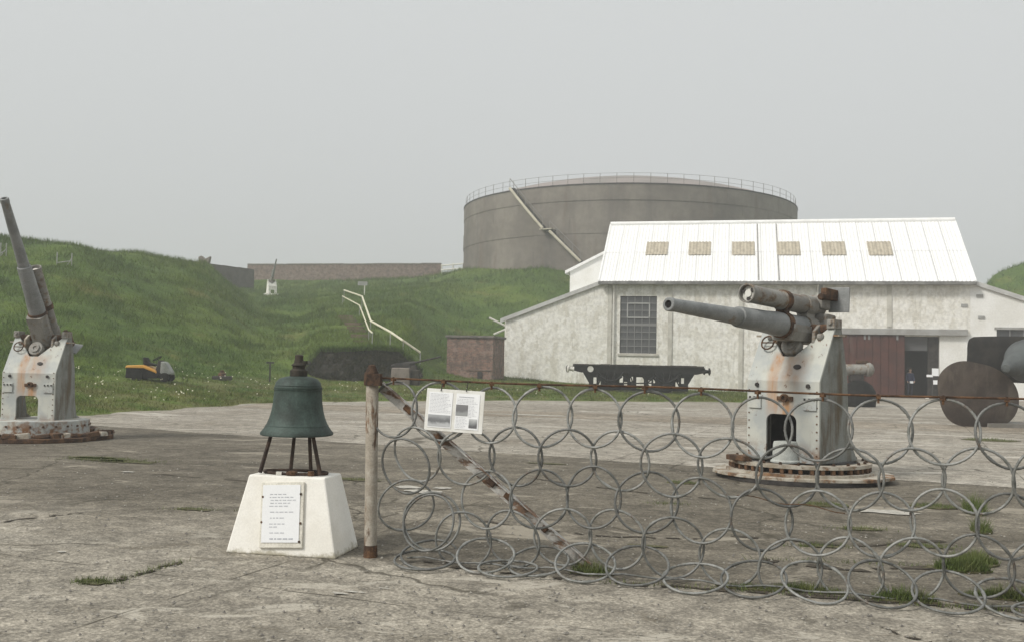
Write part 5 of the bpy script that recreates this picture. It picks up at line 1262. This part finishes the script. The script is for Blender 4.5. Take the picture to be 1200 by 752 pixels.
# information board hung on the rail
sc_, zc_ = fpt(532.5, 481, .05)
ib = thing('information_board', 'white laminated information sheet with grey photographs hung on the fence rail', 'sign', post_g + fdir * sc_ + fnor * .05 + Vector((0, 0, zc_)), math.atan2(fdir.y, fdir.x))
TI = Matrix.Rotation(R(2.0), 4, 'Y') @ Matrix.Rotation(R(-4), 4, 'X')
BW, BH = .505, .345
b = MB(); b.box((0, 0, 0), (BW, .008, BH), TI); pn = b.build('panel', mat('panel_white', (.74, .735, .70), (.66, .65, .60), 6, rough=.4, jitter=.03), ib, bevel=.003)
for x0, x1, z0, z1 in ((-.225, -.02, -.145, .145), (.012, .215, -.145, .145)):
    b = MB(); b.box(((x0 + x1) / 2, -.0065, (z0 + z1) / 2), (x1 - x0, .003, z1 - z0), TI); b.build('sheet', m_paper, pn)
def photo_mat(name, sky_, mid, land, h, z0, z1):
    mt, nt, p = new_mat(name); s = nt.nodes.new('ShaderNodeSeparateXYZ'); co = _coord(nt); nt.links.new(co, s.inputs[0])
    zz_ = _math(nt, 'ADD', s.outputs['Z'], _math(nt, 'MULTIPLY', _noise(nt, co, 22, 4), .05))
    c = _mixc(nt, _ramp(nt, zz_, z0 + (z1 - z0) * h, z0 + (z1 - z0) * h + .03), land, mid)
    c = _mixc(nt, _ramp(nt, zz_, z1 - .02, z1 + .03), c, sky_)
    nt.links.new(c, p.inputs['Base Color']); p.inputs['Roughness'].default_value = .35; return mt
for i, (x0, x1, z0, z1, cs) in enumerate(((-.222, -.028, -.135, -.04, ((.36, .37, .38), (.16, .165, .17), (.46, .47, .48))), (.015, .118, -.035, .055, ((.2, .2, .2), (.17, .17, .175), (.30, .31, .31))), (.135, .205, -.13, -.055, ((.55, .56, .56), (.28, .29, .29), (.12, .12, .125))))):
    b = MB(); b.box(((x0 + x1) / 2, -.0095, (z0 + z1) / 2), (x1 - x0, .002, z1 - z0), TI); b.build('photograph', photo_mat('photo%d' % i, *cs, .45, z0, z1), pn)
b = MB(); r2 = random.Random(5)
for (x0, x1, zt0, zt1) in ((-.215, -.032, .13, -.03), (.022, .20, .10, .06), (.125, .205, .05, -.045), (.02, .125, -.05, -.135)):
    z = zt0
    while z > zt1:
        x = x0; e_ = x1 - r2.uniform(0, .05)
        while x < e_:
            w_ = min(r2.uniform(.008, .028), e_ - x + .004); b.box((x + w_ / 2, -.0088, z), (w_, .0008, .0030), TI); x += w_ + .005
        z -= .0115
b.box((.10, -.0088, .118), (.13, .0008, .007), TI); tag(b.build('small_print', m_ink, pn), kind='stuff')
for x in (-.12, .10):
    b = MB(); zt_ = rz_(sc_) - zc_; b.tube((x, -.002, BH / 2 - .012), (x, .045, zt_), .004, n=5); b.build('cable_tie', m_dark, ib)

# ------------------------------------------------------------------ grass, weeds, flowers
def blades(name, X, Y, Z, H, W, mt, lean=.5, parent=None):
    n = len(X); a = rng.uniform(0, 2 * np.pi, n); l = rng.uniform(0.05, lean, n) * H; b_ = rng.uniform(0, 2 * np.pi, n)
    dx = np.cos(a) * W / 2; dy = np.sin(a) * W / 2
    V = np.empty((n, 3, 3), np.float32)
    V[:, 0] = np.stack([X - dx, Y - dy, Z - .02], 1); V[:, 1] = np.stack([X + dx, Y + dy, Z - .02], 1)
    V[:, 2] = np.stack([X + np.cos(b_) * l, Y + np.sin(b_) * l, Z + H], 1)
    return rawmesh(name, V.reshape(-1, 3), np.arange(3 * n).reshape(-1, 3), mt, parent)
N = 620000
u = rng.uniform(-.66, .64, N); Yb = 23 * (118 / 23) ** (rng.random(N) ** .85)
Xb = u * Yb; Zb = gz(Xb, Yb)
keep = Zb > .015
bl = (Vector((0, 0, 0)))
lx_ = (Xb - O.x) * eX.x + (Yb - O.y) * eX.y; ly_ = (Xb - O.x) * eY.x + (Yb - O.y) * eY.y
keep &= ~((ly_ > -.1) & (ly_ < 17) & (lx_ > xLL - .2) & (lx_ < xRR + .3))
keep &= ((Xb - tc_.x) ** 2 + (Yb - tc_.y) ** 2) > (TR + .2) ** 2
keep &= ~((Xb > A_.x) & (Xb < B_.x) & (Yb > 48.3) & (Yb < 49.6)) if False else True
Xb, Yb, Zb = Xb[keep], Yb[keep], Zb[keep]
clump = fbm(Xb * .6, Yb * .6); 
tall = np.clip((Zb - .5) / 1.5, .35, 1.0)
sel = rng.random(len(Xb)) < np.clip((clump - .28) * 3.2, .25, 1)
Xb, Yb, Zb, clump, tall = Xb[sel], Yb[sel], Zb[sel], clump[sel], tall[sel]
Hb = rng.uniform(.08, .25, len(Xb)) * (0.6 + 1.2 * clump) * tall * (1 + Yb / 200); Wb = rng.uniform(.010, .026, len(Xb)) * (.6 + Yb / 50)
nt_ = 900; cu = rng.uniform(-.62, .3, nt_); cy = rng.uniform(27, 100, nt_); per = 26
tx_ = np.repeat(cu * cy, per) + rng.normal(0, .22, nt_ * per); ty_ = np.repeat(cy, per) + rng.normal(0, .22, nt_ * per); tz_ = gz(tx_, ty_)
l1 = (tx_ - O.x) * eX.x + (ty_ - O.y) * eX.y; l2 = (tx_ - O.x) * eY.x + (ty_ - O.y) * eY.y
ok = (tz_ > .12) & ~((l2 > -.4) & (l2 < 17) & (l1 > xLL - .5)) & (((tx_ - tc_.x) ** 2 + (ty_ - tc_.y) ** 2) > (TR + .5) ** 2)
th_ = np.repeat(rng.uniform(.18, .42, nt_), per)[ok] * rng.uniform(.5, 1, ok.sum()) * np.clip(tz_[ok] / 1.2, .5, 1)
Xb = np.concatenate([Xb, tx_[ok]]); Yb = np.concatenate([Yb, ty_[ok]]); Zb = np.concatenate([Zb, tz_[ok]]); Hb = np.concatenate([Hb, th_]); Wb = np.concatenate([Wb, rng.uniform(.02, .05, ok.sum())])
Xb = np.concatenate([Xb, RW_GRASS[0]]); Yb = np.concatenate([Yb, RW_GRASS[1]]); Zb = np.concatenate([Zb, RW_GRASS[2]]); n_ = len(RW_GRASS[0])
Hb = np.concatenate([Hb, rng.uniform(.1, .4, n_)]); Wb = np.concatenate([Wb, rng.uniform(.02, .05, n_)])
gr = blades('long_grass', Xb, Yb, Zb, Hb, Wb, grass_blades, 1.3)
tag(gr, 'long rough grass blades on the lawn and hill', 'grass', kind='stuff')
# daisies in the lawn
m_heath = mat('heath_green', (.030, .034, .015), (.052, .050, .024), 2, rough=.9, jitter=.3, jscale=6)
tag(blades('heather', HEDGE[0], HEDGE[1], HEDGE[2], rng.uniform(.08, .22, len(HEDGE[0])), rng.uniform(.03, .07, len(HEDGE[0])), m_heath, 1.6, rw), kind='stuff')
n = 700; ux = rng.uniform(-.55, .2, n); Yd = rng.uniform(25, 47, n); Xd = ux * Yd; Zd = gz(Xd, Yd); k_ = (Zd > .05) & (Zd < 1.0) & (fbm(Xd * .35 + 3, Yd * .35) > .5)
Xd, Yd, Zd = Xd[k_], Yd[k_], Zd[k_]; n = len(Xd); s_ = rng.uniform(.012, .030, n); hz = rng.uniform(.12, .26, n)
ang_ = np.linspace(0, 2 * np.pi, 6, endpoint=False)
V = np.stack([np.stack([Xd + np.cos(a_) * s_, Yd + np.sin(a_) * s_ * .6, Zd + hz + np.sin(a_) * s_ * .8], 1) for a_ in ang_], 1)
fl = rawmesh('daisies', V.reshape(-1, 3), np.arange(6 * n).reshape(-1, 6), mat('petals', (.50, .48, .36), jitter=0), per=6)
tag(fl, 'scattered small white flowers in the lawn grass', 'flowers', kind='stuff')

m_weed = mat('weed_green', (.085, .12, .030), (.12, .14, .045), 5, rough=.8, kind='World', jitter=.3, jscale=30)
m_moss = mat('moss', (.075, .078, .034), (.12, .105, .058), 8, rough=.95, bump=.6, bscale=60, kind='World', jitter=.3)
m_soil = mat('soil', (.045, .037, .027), (.075, .062, .045), 9, rough=.95, bump=.6, bscale=60, kind='World', jitter=.3)
def tuft(px, py, rx, ry, n, h, label, w=.008):
    q = ground(px, py); 
    r_ = np.sqrt(rng.random(n)); a_ = rng.uniform(0, 2 * np.pi, n)
    X = rx * r_ * np.cos(a_); Y = ry * r_ * np.sin(a_); H = rng.uniform(.35, 1.0, n) * h * (1.15 - .75 * r_ ** 2)
    t = thing('grass_tuft', label, 'weeds', (q.x, q.y, .004), math.atan2(fdir.y, fdir.x))
    blades('blades', X, Y, np.zeros(n) + .01, H, rng.uniform(.5, 1.3, n) * w, m_weed, 1.1, t)
    b = MB(); out = [(rx * 1.05 * math.cos(k) * random.uniform(.8, 1.1), ry * 1.05 * math.sin(k) * random.uniform(.8, 1.1)) for k in [2 * math.pi * i / 18 for i in range(18)]]
    b.prism(out, lambda u, v, z: (u, v, z), 0.0, .012); b.build('root_mat', m_moss, t)
tuft(692, 672, .17, .07, 420, .13, 'grass tuft at the foot of the sloping rusty strut')
tuft(1060, 704, .22, .07, 900, .12, 'largest bright green grass tuft at the foot of the ring net')
tuft(945, 692, .27, .06, 600, .07, 'low grass tuft under the net left of the brightest tuft')
tuft(1145, 660, .17, .16, 800, .14, 'weedy grass clump behind the net at the right')
tuft(1128, 668, .22, .12, 900, .17, 'bushy yellow-green weeds behind the net near the right edge', .010)
tuft(1142, 600, .12, .3, 500, .26, 'tallest thin weeds rising behind the net at the far right', .009)
tuft(1185, 702, .2, .06, 500, .13, 'green grass tuft at the right picture edge under the net')
tuft(880, 690, .25, .05, 360, .05, 'thin low grass along the net foot in the middle')
tuft(1165, 700, .22, .06, 500, .08, 'low weeds under the net near the right edge')
tuft(1150, 622, .10, .22, 420, .16, 'tall thin weeds behind the net at the right')
tuft(965, 592, .30, .14, 420, .06, 'sparse weeds in front of the right gun base')
tuft(1095, 594, .30, .16, 420, .07, 'sparse weeds behind the net right of the gun base')
tuft(800, 566, .22, .10, 260, .06, 'sparse weeds left of the right gun base')
tuft(1160, 516, .6, .35, 500, .10, 'patchy grass in front of the ship propeller')

# moss and soil in the joints and hollows of the slabs
def strip_mesh(b, pts, w, z=.007):
    P_ = [Vector((x, y, 0)) for x, y in pts]
    vs = []; n = len(P_)
    for i, p in enumerate(P_):
        d = (P_[min(i + 1, n - 1)] - P_[max(i - 1, 0)]).normalized(); nn = Vector((-d.y, d.x, 0))
        ww = w * random.uniform(.25, 1.1) * (1 if 0 < i < n - 1 else .15)
        vs += [p + nn * ww, p - nn * ww]
    b.add([(v.x, v.y, z) for v in vs], [(2 * i, 2 * i + 1, 2 * i + 3, 2 * i + 2) for i in range(n - 1) if random.random() < .72])
def pxline(pts, n=10, jit=.03):
    out = []
    for (a_, c_) in zip(pts[:-1], pts[1:]):
        g0 = ground(*a_); g1 = ground(*c_)
        for k in range(n):
            t = k / n; out.append((g0.x + (g1.x - g0.x) * t + random.uniform(-jit, jit), g0.y + (g1.y - g0.y) * t + random.uniform(-jit, jit)))
    return out
b = MB()
for pts, w in ((((135, 681), (165, 672), (215, 657)), .035), (((100, 600), (250, 593), (380, 600), (440, 602)), .012), (((1035, 735), (1060, 745), (1100, 756)), .02), (((180, 555), (320, 566), (470, 560)), .03),
               (((700, 682), (900, 694), (1100, 710), (1200, 716)), .06), (((470, 655), (600, 672), (700, 682)), .04), (((0, 612), (60, 604), (110, 600)), .03), (((860, 628), (1000, 640), (1130, 632)), .05), (((620, 560), (760, 578), (860, 586)), .03), (((560, 610), (700, 628), (840, 632)), .03), (((880, 655), (1000, 668), (1110, 664)), .07)):
    strip_mesh(b, pxline(pts), w)
tag(b.build('joint_soil', m_soil), 'dark soil in the cracks and joints of the concrete', 'soil', kind='stuff')
b = MB()
def blob(px, py, rx, ry, z, k=20):
    q = ground(px, py); th = math.atan2(fdir.y, fdir.x); out = []
    for i in range(k):
        a_ = 2 * math.pi * i / k; r_ = random.uniform(.62, 1.1); x = rx * r_ * math.cos(a_); y = ry * r_ * math.sin(a_)
        out.append((q.x + x * math.cos(th) - y * math.sin(th), q.y + x * math.sin(th) + y * math.cos(th), z))
    b.add(out, [tuple(range(k))])
for a_ in ((110, 682, .16, .09), (280, 566, .0, 0), (120, 538, .7, .3), (105, 536, .5, .2), (150, 541, .6, .2), (230, 597, .25, .08), (420, 562, .35, .14), (640, 543, .4, .1), (1010, 620, .25, .1), (1080, 640, .3, .1), (1110, 666, .25, .1), (760, 640, .22, .06), (960, 640, .22, .07)):
    if a_[2]: blob(*a_, .0095)
tag(b.build('moss_patches', m_moss), 'flat mossy patches on the concrete yard', 'moss', kind='stuff')
rngm = random.Random(11); mb = MB(); X = []; Yy = []; 
for a_ in ((110, 682, .16, .08, 260), (120, 538, .7, .25, 500), (150, 541, .6, .2, 300), (420, 562, .35, .1, 200), (1010, 620, .3, .1, 200), (1080, 640, .35, .1, 250), (780, 590, .3, .1, 120), (960, 640, .3, .08, 200), (230, 597, .4, .06, 120)):
    q = ground(a_[0], a_[1])
    for k in range(a_[4]): X.append(q.x + rngm.gauss(0, a_[2] * .5)); Yy.append(q.y + rngm.gauss(0, a_[3] * .5))
for pts in (((700, 682), (900, 694), (1100, 710), (1200, 716)), ((135, 681), (215, 657)), ((880, 655), (1110, 664))):
    for x, y in pxline(pts, 160, .05): X.append(x); Yy.append(y)
X = np.array(X); Yy = np.array(Yy)
tag(blades('joint_grass', X, Yy, np.zeros(len(X)) + .01, rng.uniform(.012, .045, len(X)), rng.uniform(.004, .010, len(X)), m_weed, 1.4), 'tiny grass growing in the yard cracks', 'grass', kind='stuff')
# lime splashes left on the concrete
b = MB()
for a_ in ((398, 696, .07, .03), (412, 694, .06, .02), (424, 695, .03, .015), (450, 690, .05, .012), (72, 647, .05, .03), (478, 571, .20, .15), (497, 576, .26, .17), (518, 572, .14, .10), (150, 553, .12, .06), (620, 486, 1.6, .25), (1040, 600, .35, .2)): blob(*a_, .011 if a_[0] != 620 else .013)
tag(b.build('lime_splashes', mat('lime', (.44, .42, .37), (.36, .34, .30), 6, rough=.9, kind='World', jitter=.2, jscale=20)), 'pale limey splashes on the concrete', 'stain', kind='stuff')
# loose grit and pebbles
n = 2600; V = []; Fc = []
for i in range(n):
    px = rngm.uniform(-20, 1220); py = 470 + 290 * rngm.random() ** .8
    q = ground(px, py + 20); s_ = rngm.uniform(.004, .014) * (1 + q.y / 25)
    o = len(V); c0_, s0_ = math.cos(i), math.sin(i)
    for dx, dy, dz in ((1, 0, 0), (-.5, .8, 0), (-.5, -.8, 0), (.1, 0, .8)): V.append((q.x + s_ * (dx * c0_ - dy * s0_), q.y + s_ * (dx * s0_ + dy * c0_), .006 + s_ * dz))
    Fc += [(o, o + 1, o + 3), (o + 1, o + 2, o + 3), (o + 2, o, o + 3)]
tag(rawmesh('grit', V, Fc, mat('grit', (.30, .28, .24), (.12, .11, .10), 9, kind='World', jitter=.3)), 'loose grit scattered over the concrete yard', 'grit', kind='stuff')

# ------------------------------------------------------------------ sea mist
hz_ = MB(); hz_.b2((-260, -60, -1.6), (260, 320, 27)); ho = hz_.build('haze', None)
mt = bpy.data.materials.new('mist'); mt.use_nodes = True; nt = mt.node_tree; nt.nodes.clear()
out = nt.nodes.new('ShaderNodeOutputMaterial'); pv = nt.nodes.new('ShaderNodeVolumePrincipled')
pv.inputs['Color'].default_value = (.93, .95, .955, 1); pv.inputs['Density'].default_value = 0.0020; pv.inputs['Density Attribute'].default_value = ''
pv.inputs['Anisotropy'].default_value = 0.2
nt.links.new(pv.outputs[0], out.inputs['Volume']); ho.data.materials.append(mt)
try: mt.cycles.homogeneous_volume = True
except Exception: pass
tag(ho, 'thin pale sea mist over the whole site', 'mist', kind='stuff')
